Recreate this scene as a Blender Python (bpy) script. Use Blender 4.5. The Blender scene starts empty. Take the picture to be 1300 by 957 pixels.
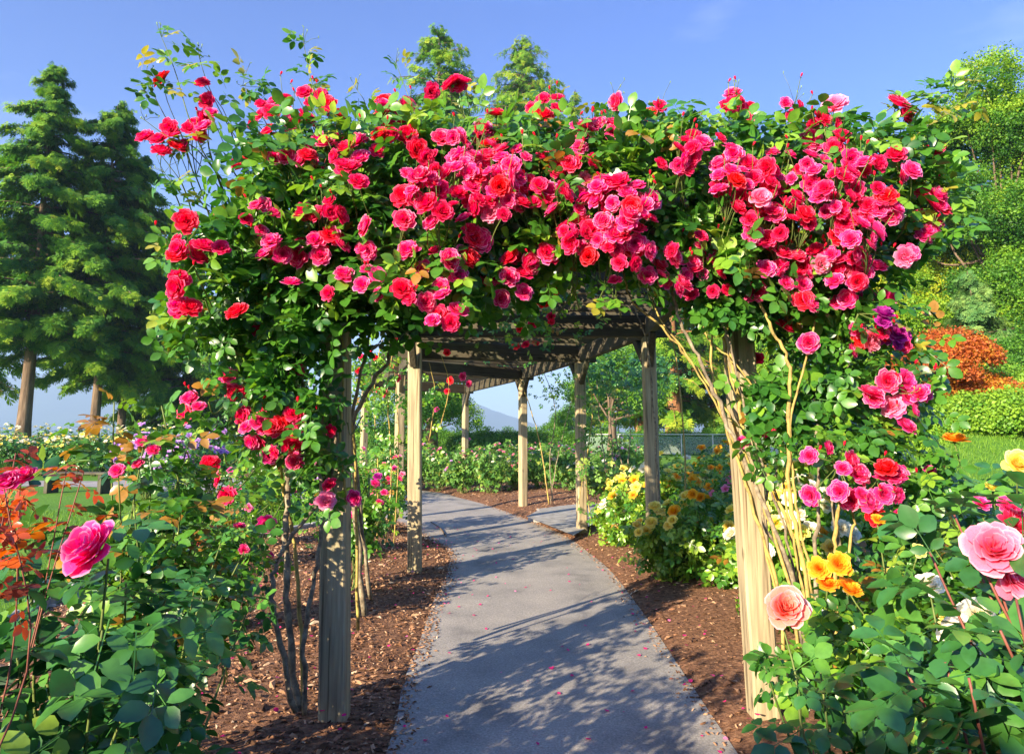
import bpy, math, random
import numpy as np
from mathutils import Vector

R = math.radians
rng = np.random.default_rng(11)
S = bpy.context.scene
COL = S.collection

# ------------------------------------------------------------------ camera
F = 870.0; PITCH = math.atan(114.0 / 870.0); EYE = 1.35
cam_d = bpy.data.cameras.new('camera'); cam = bpy.data.objects.new('camera', cam_d); COL.objects.link(cam)
cam_d.sensor_width = 36.0; cam_d.lens = 36.0 * F / 1300.0
cam_d.shift_y = -44.5 / 1300.0
cam_d.clip_start = 0.05; cam_d.clip_end = 60000
cam.location = (0, 0, EYE); cam.rotation_euler = (R(90) + PITCH, 0, 0)
S.camera = cam

# ------------------------------------------------------------------ light
SUN_EL, SUN_AZ = 20.0, 40.0        # light travels forward and to the right
sd = Vector((-math.sin(R(SUN_AZ)) * math.cos(R(SUN_EL)), -math.cos(R(SUN_AZ)) * math.cos(R(SUN_EL)), math.sin(R(SUN_EL))))
w = bpy.data.worlds.new('World'); S.world = w; w.use_nodes = True
nt = w.node_tree; nt.nodes.clear()
wo = nt.nodes.new('ShaderNodeOutputWorld'); bg = nt.nodes.new('ShaderNodeBackground')
sky = nt.nodes.new('ShaderNodeTexSky'); sky.sky_type = 'NISHITA'; sky.sun_disc = False
sky.sun_elevation = R(SUN_EL); sky.sun_rotation = math.atan2(sd.x, sd.y)
sky.altitude = 200; sky.air_density = 1.0; sky.dust_density = 0.6; sky.ozone_density = 2.2
tcw = nt.nodes.new('ShaderNodeTexCoord')
# thin wisps of cloud high in the sky
mpw = nt.nodes.new('ShaderNodeMapping'); mpw.inputs['Scale'].default_value = (1.2, 2.4, 5.0)
mpw.inputs['Location'].default_value = (0.35, 0.2, 0.1)
nzw = nt.nodes.new('ShaderNodeTexNoise'); nzw.inputs['Scale'].default_value = 2.2; nzw.inputs['Detail'].default_value = 7
rpw = nt.nodes.new('ShaderNodeValToRGB')
rpw.color_ramp.elements[0].position = 0.60; rpw.color_ramp.elements[0].color = (0, 0, 0, 1)
rpw.color_ramp.elements[1].position = 0.80; rpw.color_ramp.elements[1].color = (0.2, 0.2, 0.2, 1)
mxw = nt.nodes.new('ShaderNodeMix'); mxw.data_type = 'RGBA'
mxw.inputs['B'].default_value = (9.0, 9.6, 10.5, 1)
nt.links.new(tcw.outputs['Generated'], mpw.inputs['Vector']); nt.links.new(mpw.outputs[0], nzw.inputs['Vector'])
nt.links.new(nzw.outputs['Fac'], rpw.inputs[0]); nt.links.new(rpw.outputs[0], mxw.inputs['Factor'])
hs = nt.nodes.new('ShaderNodeHueSaturation'); hs.inputs['Saturation'].default_value = 1.3; hs.inputs['Value'].default_value = 1.35; hs.inputs['Hue'].default_value = 0.515
nt.links.new(sky.outputs[0], hs.inputs['Color']); nt.links.new(hs.outputs[0], mxw.inputs['A'])
sx = nt.nodes.new('ShaderNodeSeparateXYZ'); nt.links.new(tcw.outputs['Generated'], sx.inputs[0])
rz_ = nt.nodes.new('ShaderNodeValToRGB'); rz_.color_ramp.elements[0].position = 0.0; rz_.color_ramp.elements[0].color = (.36, .44, .60, 1)
rz_.color_ramp.elements[1].position = 0.25; rz_.color_ramp.elements[1].color = (.44, .435, .53, 1)
e_ = rz_.color_ramp.elements.new(.55); e_.color = (.40, .40, .52, 1)
e_ = rz_.color_ramp.elements.new(.68); e_.color = (1, 1, 1, 1)
nt.links.new(sx.outputs['Z'], rz_.inputs[0])
mm = nt.nodes.new('ShaderNodeMix'); mm.data_type = 'RGBA'; mm.blend_type = 'MULTIPLY'; mm.inputs['Factor'].default_value = 1
nt.links.new(mxw.outputs['Result'], mm.inputs['A']); nt.links.new(rz_.outputs[0], mm.inputs['B'])
nt.links.new(mm.outputs['Result'], bg.inputs[0]); nt.links.new(bg.outputs[0], wo.inputs[0])
bg.inputs[1].default_value = 0.15
sl = bpy.data.lights.new('sun', 'SUN'); sl.energy = 5.0; sl.angle = R(0.5); sl.color = (1.0, 0.85, 0.61)
so = bpy.data.objects.new('sun', sl); COL.objects.link(so); so.rotation_euler = sd.to_track_quat('Z', 'Y').to_euler()
S.view_settings.view_transform = 'Standard'; S.view_settings.look = 'None'
S.view_settings.exposure = 1.5; S.view_settings.gamma = 1.0; S.view_settings.use_curve_mapping = False
S.cycles.max_bounces = 6; S.cycles.diffuse_bounces = 3; S.cycles.glossy_bounces = 2
S.cycles.transmission_bounces = 4; S.cycles.transparent_max_bounces = 8; S.cycles.volume_bounces = 0
S.cycles.use_denoising = True

# ------------------------------------------------------------------ pixel helpers (photo pixels -> world)
cp, sp = math.cos(PITCH), math.sin(PITCH)
def ray(px, py):
    xc = (px - 650) / F; yc = (434 - py) / F
    return np.array([xc, cp - yc * sp, sp + yc * cp])
def P(px, py, Y):
    d = ray(px, py); return np.array([0, 0, EYE]) + d * (Y / d[1])
def G(px, py, z=0.0):
    d = ray(px, py); return np.array([0, 0, EYE]) + d * ((z - EYE) / d[2])

# ------------------------------------------------------------------ materials
def newmat(name):
    m = bpy.data.materials.new(name); m.use_nodes = True
    n = m.node_tree; n.nodes.clear()
    o = n.nodes.new('ShaderNodeOutputMaterial'); b = n.nodes.new('ShaderNodeBsdfPrincipled')
    n.links.new(b.outputs[0], o.inputs[0])
    return m, n, b, o
def ramp(n, stops, interp='LINEAR'):
    r = n.nodes.new('ShaderNodeValToRGB'); cr = r.color_ramp; cr.interpolation = interp
    while len(cr.elements) < len(stops): cr.elements.new(0.5)
    for e, (p, c) in zip(cr.elements, stops):
        e.position = p; e.color = (*c, 1)
    return r
def leafmat(name, stops, rough=0.4, transl=0.25, spec=0.5, obj_var=0.0):
    m, n, b, o = newmat(name)
    a = n.nodes.new('ShaderNodeAttribute'); a.attribute_name = 'tint'
    r = ramp(n, stops); n.links.new(a.outputs['Fac'], r.inputs[0])
    src = r.outputs[0]
    oi = n.nodes.new('ShaderNodeObjectInfo'); h = n.nodes.new('ShaderNodeHueSaturation')
    mr = n.nodes.new('ShaderNodeMapRange'); mr.inputs['To Min'].default_value = 0.5 - obj_var; mr.inputs['To Max'].default_value = 0.5 + obj_var
    n.links.new(oi.outputs['Random'], mr.inputs['Value']); n.links.new(mr.outputs[0], h.inputs['Hue'])
    n.links.new(src, h.inputs['Color']); src = h.outputs[0]
    tcl = n.nodes.new('ShaderNodeTexCoord'); nl_ = n.nodes.new('ShaderNodeTexNoise'); nl_.inputs['Scale'].default_value = 45; nl_.inputs['Detail'].default_value = 3
    n.links.new(tcl.outputs['Object'], nl_.inputs['Vector']); rl = ramp(n, [(.3, (.66, .70, .62)), (.55, (1, 1, 1)), (.75, (1.0, 1.0, .9))]); n.links.new(nl_.outputs['Fac'], rl.inputs[0])
    ml = n.nodes.new('ShaderNodeMix'); ml.data_type = 'RGBA'; ml.blend_type = 'MULTIPLY'; ml.inputs['Factor'].default_value = .75
    n.links.new(src, ml.inputs['A']); n.links.new(rl.outputs[0], ml.inputs['B']); src = ml.outputs['Result']
    n.links.new(src, b.inputs['Base Color']); b.inputs['Roughness'].default_value = rough
    b.inputs['Specular IOR Level'].default_value = spec
    t = n.nodes.new('ShaderNodeBsdfTranslucent'); mx = n.nodes.new('ShaderNodeMixShader')
    hs2 = n.nodes.new('ShaderNodeHueSaturation'); hs2.inputs['Value'].default_value = 1.6; hs2.inputs['Saturation'].default_value = 1.05
    n.links.new(src, hs2.inputs['Color']); n.links.new(hs2.outputs[0], t.inputs[0])
    mx.inputs[0].default_value = transl
    n.links.new(b.outputs[0], mx.inputs[1]); n.links.new(t.outputs[0], mx.inputs[2]); n.links.new(mx.outputs[0], o.inputs[0])
    return m
GREEN = [(0, (.014, .06, .012)), (.3, (.035, .14, .018)), (.55, (.085, .24, .022)), (.75, (.20, .37, .03)), (.94, (.33, .45, .045)), (1, (.36, .18, .03))]
M = {}
M['rose_leaf'] = leafmat('rose_leaf', GREEN, .33, .32, .6)
M['dark_leaf'] = leafmat('dark_rose_leaf', [(0, (.018, .075, .025)), (.45, (.045, .17, .035)), (.8, (.11, .28, .035)), (1, (.24, .38, .05))], .34, .2, .6)
M['red_leaf'] = leafmat('young_red_leaf', [(0, (.12, .03, .02)), (.5, (.45, .06, .02)), (.8, (.62, .14, .02)), (1, (.5, .3, .05))], .35, .35)
M['fine_leaf'] = leafmat('fine_leaf', [(0, (.03, .10, .02)), (.4, (.07, .2, .03)), (.8, (.18, .33, .05)), (1, (.35, .4, .07))], .45, .3, .4)
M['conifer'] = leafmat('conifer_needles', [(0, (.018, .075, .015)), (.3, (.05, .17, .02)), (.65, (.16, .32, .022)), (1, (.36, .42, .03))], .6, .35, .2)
M['maple'] = leafmat('broad_leaf', [(0, (.025, .10, .012)), (.35, (.075, .21, .016)), (.65, (.20, .36, .02)), (1, (.48, .50, .03))], .5, .35, .3)
M['bluefir'] = leafmat('spruce_needles', [(0, (.03, .09, .03)), (.5, (.08, .20, .05)), (1, (.22, .34, .08))], .6, .2, .2)
M['japan'] = leafmat('orange_maple_leaf', [(0, (.10, .07, .01)), (.35, (.33, .08, .02)), (.7, (.52, .13, .03)), (1, (.55, .3, .03))], .5, .35, .3)
M['shrub'] = leafmat('shrub_leaf', [(0, (.02, .08, .01)), (.5, (.09, .24, .02)), (1, (.25, .40, .03))], .5, .3, .3)
M['grass_blade'] = leafmat('grass_blade', [(0, (.05, .15, .01)), (1, (.22, .38, .03))], .5, .3, .3)
M['sepal'] = leafmat('sepal', [(0, (.05, .15, .02)), (1, (.14, .25, .04))], .5, .1)

def petalmat(name, inner, mid, edge, rough=.5, var=.012):
    m = leafmat(name, [(0, inner), (.5, mid), (.85, mid), (1, edge)], .62, .38, .18, var)
    return m
M['rose_red'] = petalmat('crimson_petal', (.42, .002, .02), (.80, .010, .065), (.92, .16, .30))
M['rose_pink'] = petalmat('hot_pink_petal', (.60, .004, .06), (.84, .035, .20), (.94, .42, .60))
M['rose_magenta'] = petalmat('magenta_petal', (.55, .008, .10), (.80, .04, .26), (.9, .35, .62))
M['rose_bright'] = petalmat('bright_pink_petal', (.80, .008, .06), (.88, .05, .26), (.93, .40, .60))
M['rose_soft'] = petalmat('soft_pink_petal', (.75, .07, .14), (.88, .24, .42), (.93, .52, .66))
M['rose_salmon'] = petalmat('salmon_petal', (.85, .12, .06), (.90, .32, .26), (.90, .55, .62))
M['rose_orange'] = petalmat('golden_orange_petal', (.85, .22, .01), (.90, .42, .02), (.92, .60, .10))
M['rose_yellow'] = petalmat('pale_yellow_petal', (.85, .55, .05), (.90, .74, .16), (.92, .86, .45))
M['rose_white'] = petalmat('cream_petal', (.85, .66, .35), (.88, .82, .68), (.90, .86, .80))
M['rose_purple'] = petalmat('lilac_petal', (.42, .14, .50), (.56, .30, .68), (.74, .52, .82))
M['rose_violet'] = petalmat('violet_petal', (.25, .01, .18), (.45, .02, .33), (.62, .14, .50))

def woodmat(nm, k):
    m, n, b, o = newmat(nm)
    tc = n.nodes.new('ShaderNodeTexCoord')
    mp = n.nodes.new('ShaderNodeMapping'); mp.inputs['Scale'].default_value = (14, 14, 0.9)
    n.links.new(tc.outputs['Object'], mp.inputs[0])
    nz = n.nodes.new('ShaderNodeTexNoise'); nz.inputs['Scale'].default_value = 3.2; nz.inputs['Detail'].default_value = 9; nz.inputs['Distortion'].default_value = .5
    n.links.new(mp.outputs[0], nz.inputs['Vector'])
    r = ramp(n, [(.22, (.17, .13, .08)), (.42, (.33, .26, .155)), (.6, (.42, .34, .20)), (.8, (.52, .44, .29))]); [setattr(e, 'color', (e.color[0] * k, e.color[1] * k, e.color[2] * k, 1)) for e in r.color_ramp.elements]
    n.links.new(nz.outputs['Fac'], r.inputs[0])
    mp2 = n.nodes.new('ShaderNodeMapping'); mp2.inputs['Scale'].default_value = (60, 60, 1.2); n.links.new(tc.outputs['Object'], mp2.inputs[0])
    nz2 = n.nodes.new('ShaderNodeTexNoise'); nz2.inputs['Scale'].default_value = 1.0; nz2.inputs['Detail'].default_value = 3
    n.links.new(mp2.outputs[0], nz2.inputs['Vector'])
    r2 = ramp(n, [(.33, (.22, .17, .12)), (.39, (.80, .79, .77)), (.6, (1, 1, 1))]); n.links.new(nz2.outputs['Fac'], r2.inputs[0])
    mx = n.nodes.new('ShaderNodeMix'); mx.data_type = 'RGBA'; mx.blend_type = 'MULTIPLY'; mx.inputs['Factor'].default_value = .8
    n.links.new(r.outputs[0], mx.inputs['A']); n.links.new(r2.outputs[0], mx.inputs['B'])
    nz3 = n.nodes.new('ShaderNodeTexNoise'); nz3.inputs['Scale'].default_value = 2.3; n.links.new(tc.outputs['Object'], nz3.inputs['Vector'])
    r3 = ramp(n, [(.5, (0, 0, 0)), (.75, (.3, .3, .3))]); n.links.new(nz3.outputs['Fac'], r3.inputs[0])
    mg = n.nodes.new('ShaderNodeMix'); mg.data_type = 'RGBA'; mg.inputs['B'].default_value = (.17, .20, .11, 1)
    n.links.new(r3.outputs[0], mg.inputs['Factor']); n.links.new(mx.outputs['Result'], mg.inputs['A'])
    mk = n.nodes.new('ShaderNodeMapping'); mk.inputs['Scale'].default_value = (6, 6, 2.2); n.links.new(tc.outputs['Object'], mk.inputs[0])
    vk = n.nodes.new('ShaderNodeTexVoronoi'); vk.inputs['Scale'].default_value = 1.3; n.links.new(mk.outputs[0], vk.inputs['Vector'])
    rk = ramp(n, [(.06, (.22, .16, .11)), (.13, (1, 1, 1))]); n.links.new(vk.outputs['Distance'], rk.inputs[0])
    mq = n.nodes.new('ShaderNodeMix'); mq.data_type = 'RGBA'; mq.blend_type = 'MULTIPLY'; mq.inputs['Factor'].default_value = .8
    n.links.new(mg.outputs['Result'], mq.inputs['A']); n.links.new(rk.outputs[0], mq.inputs['B'])
    n.links.new(mq.outputs['Result'], b.inputs['Base Color']); b.inputs['Roughness'].default_value = .85
    bp = n.nodes.new('ShaderNodeBump'); bp.inputs['Strength'].default_value = .5; bp.inputs['Distance'].default_value = .01
    n.links.new(nz2.outputs['Fac'], bp.inputs['Height']); n.links.new(bp.outputs[0], b.inputs['Normal'])
    return m
M['wood'] = woodmat('weathered_timber', 1.)
M['shade_dark_wood'] = woodmat('shade_dark_weathered_timber', .17)  # weathered timber with roof shade put into its colour; bench shares the dark tone
def noisemat(name, stops, scale, rough=.9, bump=.4, dist=.02, detail=8, coord='Object', stretch=(1, 1, 1), scale2=None, mul2=None):
    m, n, b, o = newmat(name)
    tc = n.nodes.new('ShaderNodeTexCoord'); mp = n.nodes.new('ShaderNodeMapping'); mp.inputs['Scale'].default_value = stretch
    n.links.new(tc.outputs[coord], mp.inputs[0])
    nz = n.nodes.new('ShaderNodeTexNoise'); nz.inputs['Scale'].default_value = scale; nz.inputs['Detail'].default_value = detail; nz.inputs['Roughness'].default_value = .65
    n.links.new(mp.outputs[0], nz.inputs['Vector'])
    r = ramp(n, stops); n.links.new(nz.outputs['Fac'], r.inputs[0]); src = r.outputs[0]
    if scale2:
        n2 = n.nodes.new('ShaderNodeTexNoise'); n2.inputs['Scale'].default_value = scale2; n2.inputs['Detail'].default_value = 4
        n.links.new(mp.outputs[0], n2.inputs['Vector'])
        r2 = ramp(n, mul2); n.links.new(n2.outputs['Fac'], r2.inputs[0])
        mx = n.nodes.new('ShaderNodeMix'); mx.data_type = 'RGBA'; mx.blend_type = 'MULTIPLY'; mx.inputs['Factor'].default_value = 1
        n.links.new(src, mx.inputs['A']); n.links.new(r2.outputs[0], mx.inputs['B']); src = mx.outputs['Result']
    n.links.new(src, b.inputs['Base Color']); b.inputs['Roughness'].default_value = rough
    b.inputs['Specular IOR Level'].default_value = .25
    if bump:
        bp = n.nodes.new('ShaderNodeBump'); bp.inputs['Strength'].default_value = bump; bp.inputs['Distance'].default_value = dist
        n.links.new(nz.outputs['Fac'], bp.inputs['Height']); n.links.new(bp.outputs[0], b.inputs['Normal'])
    return m
M['path'] = noisemat('worn_asphalt', [(.3, (.17, .165, .165)), (.46, (.30, .28, .262)), (.6, (.37, .345, .32)), (.72, (.62, .59, .56))], 95, .85, .5, .006,
                     scale2=2.4, mul2=[(.3, (.62, .62, .63)), (.45, (.9, .89, .88)), (.7, (1.1, 1.07, 1.03))])
M['mulch'] = noisemat('bark_mulch', [(.3, (.05, .024, .014)), (.5, (.20, .095, .052)), (.65, (.34, .18, .10)), (.8, (.48, .29, .18))], 34, .95, 1.0, .03)
M['chip'] = leafmat('bark_chip', [(0, (.06, .03, .018)), (.5, (.26, .125, .068)), (.9, (.46, .27, .16)), (1, (.6, .46, .33))], .9, 0, .2)
M['grass'] = noisemat('lawn', [(.3, (.045, .13, .012)), (.55, (.10, .24, .02)), (.75, (.19, .35, .03))], 22, .9, .6, .03,
                      scale2=.35, mul2=[(.3, (.75, .8, .8)), (.7, (1.25, 1.1, .9))])
M['bark'] = noisemat('conifer_bark', [(.3, (.05, .035, .025)), (.55, (.16, .11, .075)), (.75, (.27, .20, .14))], 6, .95, .8, .05, stretch=(1, 1, .15))
M['redbark'] = noisemat('reddish_bark', [(.3, (.10, .04, .02)), (.55, (.32, .15, .07)), (.75, (.45, .27, .15))], 6, .95, .8, .05, stretch=(1, 1, .12))
M['cane'] = noisemat('old_rose_cane', [(.3, (.07, .06, .045)), (.5, (.22, .17, .11)), (.62, (.33, .28, .19)), (.8, (.42, .36, .16))], 30, .8, .6, .01)
M['ycane'] = noisemat('lichened_rose_cane', [(.3, (.14, .10, .04)), (.5, (.38, .27, .08)), (.7, (.48, .38, .10)), (.85, (.36, .32, .2))], 22, .75, .5, .008)
M['gstem'] = noisemat('green_rose_stem', [(.3, (.06, .10, .02)), (.6, (.15, .19, .05)), (.8, (.25, .16, .07))], 12, .6, 0)
M['rstem'] = noisemat('red_rose_stem', [(.3, (.13, .04, .03)), (.7, (.26, .09, .06))], 12, .5, 0)
M['stone'] = noisemat('grey_stone', [(.3, (.18, .17, .16)), (.7, (.42, .40, .37))], 9, .9, .4, .01)
M['kerb'] = noisemat('concrete_edging', [(.3, (.22, .21, .19)), (.7, (.42, .40, .36))], 14, .9, .4, .01)
M['hill'] = noisemat('forested_hill', [(.3, (.02, .05, .03)), (.7, (.06, .10, .05))], .004, 1, 0)
M['metal'] = noisemat('galvanised_rail', [(.3, (.45, .47, .48)), (.7, (.62, .63, .63))], 5, .4, 0)
def glassmat():
    m, n, b, o = newmat('fence_glass')
    b.inputs['Base Color'].default_value = (.45, .52, .46, 1); b.inputs['Roughness'].default_value = .25
    t = n.nodes.new('ShaderNodeBsdfTransparent'); t.inputs[0].default_value = (.85, .95, .92, 1)
    mx = n.nodes.new('ShaderNodeMixShader'); mx.inputs[0].default_value = .2
    n.links.new(t.outputs[0], mx.inputs[1]); n.links.new(b.outputs[0], mx.inputs[2]); n.links.new(mx.outputs[0], o.inputs[0])
    return m
M['glass'] = glassmat()

# ------------------------------------------------------------------ mesh helpers
class Geo:
    def __init__(s): s.V = []; s.T = []; s.tint = []; s.mi = []; s.n = 0
    def add(s, V, T, tint=.5, mi=0):
        V = np.asarray(V, float).reshape(-1, 3); T = np.asarray(T, int).reshape(-1, 3)
        s.V.append(V); s.T.append(T + s.n); s.n += len(V)
        s.tint.append(np.broadcast_to(np.asarray(tint, float), (len(V),)).copy())
        s.mi.append(np.broadcast_to(np.asarray(mi, int), (len(T),)).copy())
    def inst(s, tpl, rot, loc, scale, tint, tvary=0):
        """tpl=(V,T,tv,mi); rot Nx3x3 (columns = local axes), loc Nx3"""
        V, T, tv, mi = tpl; N = len(loc)
        if N == 0: return
        W = np.einsum('nij,kj->nki', rot, V) * np.asarray(scale).reshape(N, 1, 1) + np.asarray(loc)[:, None, :]
        TT = T[None] + (np.arange(N) * len(V))[:, None, None]
        if tv is None: tt = np.repeat(np.asarray(tint), len(V))
        else: tt = np.tile(tv, N)
        s.add(W.reshape(-1, 3), TT.reshape(-1, 3), tt, np.tile(mi, N))
    def mesh(s, name, mats, smooth=True):
        V = np.concatenate(s.V); T = np.concatenate(s.T)
        me = bpy.data.meshes.new(name)
        me.vertices.add(len(V)); me.vertices.foreach_set('co', V.ravel().astype(np.float32))
        me.loops.add(len(T) * 3); me.loops.foreach_set('vertex_index', T.ravel().astype(np.int32))
        me.polygons.add(len(T)); me.polygons.foreach_set('loop_start', (np.arange(len(T)) * 3).astype(np.int32))
        me.polygons.foreach_set('loop_total', np.full(len(T), 3, np.int32))
        me.polygons.foreach_set('material_index', np.concatenate(s.mi).astype(np.int32))
        me.polygons.foreach_set('use_smooth', np.full(len(T), smooth, bool))
        at = me.attributes.new('tint', 'FLOAT', 'POINT'); at.data.foreach_set('value', np.clip(np.concatenate(s.tint), 0, 1).astype(np.float32))
        for m in (mats if isinstance(mats, (list, tuple)) else [mats]): me.materials.append(m)
        me.update(); me.validate()
        return me
    def obj(s, name, mats, parent=None, smooth=True):
        if s.n == 0: return None
        o = bpy.data.objects.new(name, s.mesh(name, mats, smooth)); COL.objects.link(o)
        if parent is not None: put(o, parent)
        return o
def put(o, parent):
    """parent while keeping world placement (parents only carry translation / z-rotation / scale)"""
    o.parent = parent
    from mathutils import Matrix
    pm = Matrix.Translation(parent.location) @ parent.rotation_euler.to_matrix().to_4x4()
    o.matrix_parent_inverse = pm.inverted()
def tag(o, label=None, cat=None, group=None, kind=None):
    if label: o['label'] = label
    if cat: o['category'] = cat
    if group: o['group'] = group
    if kind: o['kind'] = kind
    return o
def thing(name, label, cat, loc=(0, 0, 0), rz=0, group=None):
    o = bpy.data.objects.new(name, None); COL.objects.link(o); o.location = loc; o.rotation_euler = (0, 0, rz)
    o.empty_display_size = .1
    return tag(o, label, cat, group)
def copy_tree(o, loc=None, rz=None, sc=None, label=None):
    kids = list(o.children)
    c = o.copy(); COL.objects.link(c)
    for k in kids:
        d = k.copy(); COL.objects.link(d); d.parent = c
        for g in list(k.children):
            e = g.copy(); COL.objects.link(e); e.parent = d
    if loc is not None: c.location = loc
    if rz is not None: c.rotation_euler = (0, 0, rz)
    if sc is not None: c.scale = (sc, sc, sc) if not isinstance(sc, tuple) else sc
    if label: c['label'] = label
    return c
def unit(a):
    a = np.asarray(a, float); return a / np.maximum(np.linalg.norm(a, axis=-1, keepdims=True), 1e-9)
def frames(nrm, tan):
    """rot with local z=nrm, local y=tan (orthogonalised)"""
    z = unit(nrm); y = tan - (tan * z).sum(-1, keepdims=True) * z; y = unit(y); x = np.cross(y, z)
    return np.stack([x, y, z], -1)
def rdir(n, r=rng):
    return unit(r.normal(size=(n, 3)))
def tube(g, pts, radii, sides=7, tint=.5, cap=True, mi=0):
    pts = np.asarray(pts, float); n = len(pts); radii = np.broadcast_to(np.asarray(radii, float), (n,))
    t = unit(np.gradient(pts, axis=0)); ref = np.array([.31, .17, .93]) if abs(t[0][2]) < .9 else np.array([1., .1, 0])
    a = unit(np.cross(t, ref)); b = np.cross(t, a)
    ang = np.linspace(0, 2 * math.pi, sides, endpoint=False)
    V = pts[:, None] + radii[:, None, None] * (np.cos(ang)[None, :, None] * a[:, None] + np.sin(ang)[None, :, None] * b[:, None])
    V = V.reshape(-1, 3); T = []
    for i in range(n - 1):
        for k in range(sides):
            k2 = (k + 1) % sides; p, q, r_, s_ = i * sides + k, i * sides + k2, (i + 1) * sides + k2, (i + 1) * sides + k
            T += [(p, q, r_), (p, r_, s_)]
    if cap:
        V = np.vstack([V, pts[0], pts[-1]]); c0 = n * sides
        for k in range(sides):
            k2 = (k + 1) % sides; T += [(c0, k2, k), (c0 + 1, (n - 1) * sides + k, (n - 1) * sides + k2)]
    g.add(V, T, tint, mi)
def smooth_line(pts, m=6):
    pts = np.asarray(pts, float)
    if len(pts) < 3:
        t = np.linspace(0, 1, m)[:, None]; return pts[0] * (1 - t) + pts[-1] * t
    P_ = np.vstack([2 * pts[0] - pts[1], pts, 2 * pts[-1] - pts[-2]]); out = []
    for i in range(1, len(P_) - 2):
        for t in np.linspace(0, 1, m, endpoint=False):
            a, b, c, d = P_[i - 1], P_[i], P_[i + 1], P_[i + 2]
            out.append(.5 * (2 * b + (c - a) * t + (2 * a - 5 * b + 4 * c - d) * t * t + (3 * b - a - 3 * c + d) * t ** 3))
    out.append(pts[-1]); return np.array(out)
def box(g, c, size, rot=None, bev=.006, tint=.5):
    """bevelled box: 24 verts (chamfered corners)"""
    hx, hy, hz = [s / 2 for s in size]; b = min(bev, hx * .4, hy * .4, hz * .4)
    import itertools
    V = []; idx = {}
    for sx, sy, sz in itertools.product((-1, 1), repeat=3):
        for ax in range(3):
            v = [sx * hx, sy * hy, sz * hz]
            for k in range(3):
                if k != ax: v[k] -= (sx, sy, sz)[k] * b
            idx[(sx, sy, sz, ax)] = len(V); V.append(v)
    T = []
    def quad(a, b_, c_, d):
        T.append((a, b_, c_)); T.append((a, c_, d))
    for ax in range(3):
        o1, o2 = [k for k in range(3) if k != ax]
        for s in (-1, 1):
            q = []
            for (u, v) in ((-1, -1), (1, -1), (1, 1), (-1, 1)):
                sg = [0, 0, 0]; sg[ax] = s; sg[o1] = u; sg[o2] = v; q.append(idx[(*sg, ax)])
            quad(*q)
    for ax in range(3):   # edges along ax
        o1, o2 = [k for k in range(3) if k != ax]
        for u in (-1, 1):
            for v in (-1, 1):
                q = []
                for s, face in ((-1, o1), (-1, o2), (1, o2), (1, o1)):
                    sg = [0, 0, 0]; sg[ax] = s; sg[o1] = u; sg[o2] = v; q.append(idx[(*sg, face)])
                quad(*q)
    for sx, sy, sz in itertools.product((-1, 1), repeat=3):
        T.append(tuple(idx[(sx, sy, sz, a)] for a in range(3)))
    V = np.array(V)
    if rot is not None: V = V @ np.asarray(rot).T
    V = V + np.asarray(c)
    # orient faces outward
    T = np.array(T); cc = np.asarray(c); n_ = np.cross(V[T[:, 1]] - V[T[:, 0]], V[T[:, 2]] - V[T[:, 0]])
    fl = (n_ * (V[T].mean(1) - cc)).sum(1) < 0; T[fl] = T[fl][:, ::-1]
    g.add(V, T, tint)
def inpoly(x, y, poly):
    poly = np.asarray(poly); c = np.zeros(len(x), bool); j = len(poly) - 1
    for i in range(len(poly)):
        xi, yi = poly[i]; xj, yj = poly[j]
        m = ((yi > y) != (yj > y)) & (x < (xj - xi) * (y - yi) / (yj - yi + 1e-12) + xi); c ^= m; j = i
    return c
def polysample(poly, n, r=rng):
    poly = np.asarray(poly, float); lo, hi = poly.min(0), poly.max(0); out = np.zeros((0, 2))
    while len(out) < n:
        p = lo + r.random((n * 2, 2)) * (hi - lo); out = np.vstack([out, p[inpoly(p[:, 0], p[:, 1], poly)]])
    return out[:n]

# ------------------------------------------------------------------ leaf / flower templates
def leaflet(L=1., wid=.33, fold=.10, droop=.15):
    ts = [0, .2, .5, .8, 1]; hw = [0, .72 * wid, wid, .62 * wid, 0]
    V = []
    for t in ts: V.append((0, t * L, -droop * t * t * L))
    for sgn in (-1, 1):
        for i in (1, 2, 3): V.append((sgn * hw[i] * L, ts[i] * L + .03 * L, -droop * ts[i] ** 2 * L + fold * hw[i] / wid * L * .8))
    T = []
    for k, o in ((0, 5), (1, 8)):
        s1, s2, s3 = o, o + 1, o + 2
        t = [(0, s1, 1), (1, s1, s2), (1, s2, 2), (2, s2, s3), (2, s3, 3), (3, s3, 4)]
        T += t if k == 0 else [x[::-1] for x in t]
    return np.array(V, float), np.array(T)
def rotz(a): c, s = math.cos(a), math.sin(a); return np.array([[c, -s, 0], [s, c, 0], [0, 0, 1.]])
def rotx(a): c, s = math.cos(a), math.sin(a); return np.array([[1, 0, 0], [0, c, -s], [0, s, c.real]])
def merge(parts):
    V = []; T = []; n = 0
    for v, t in parts: V.append(v); T.append(np.asarray(t) + n); n += len(v)
    V = np.vstack(V); T = np.vstack(T); return V, T, None, np.zeros(len(T), int)
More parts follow.
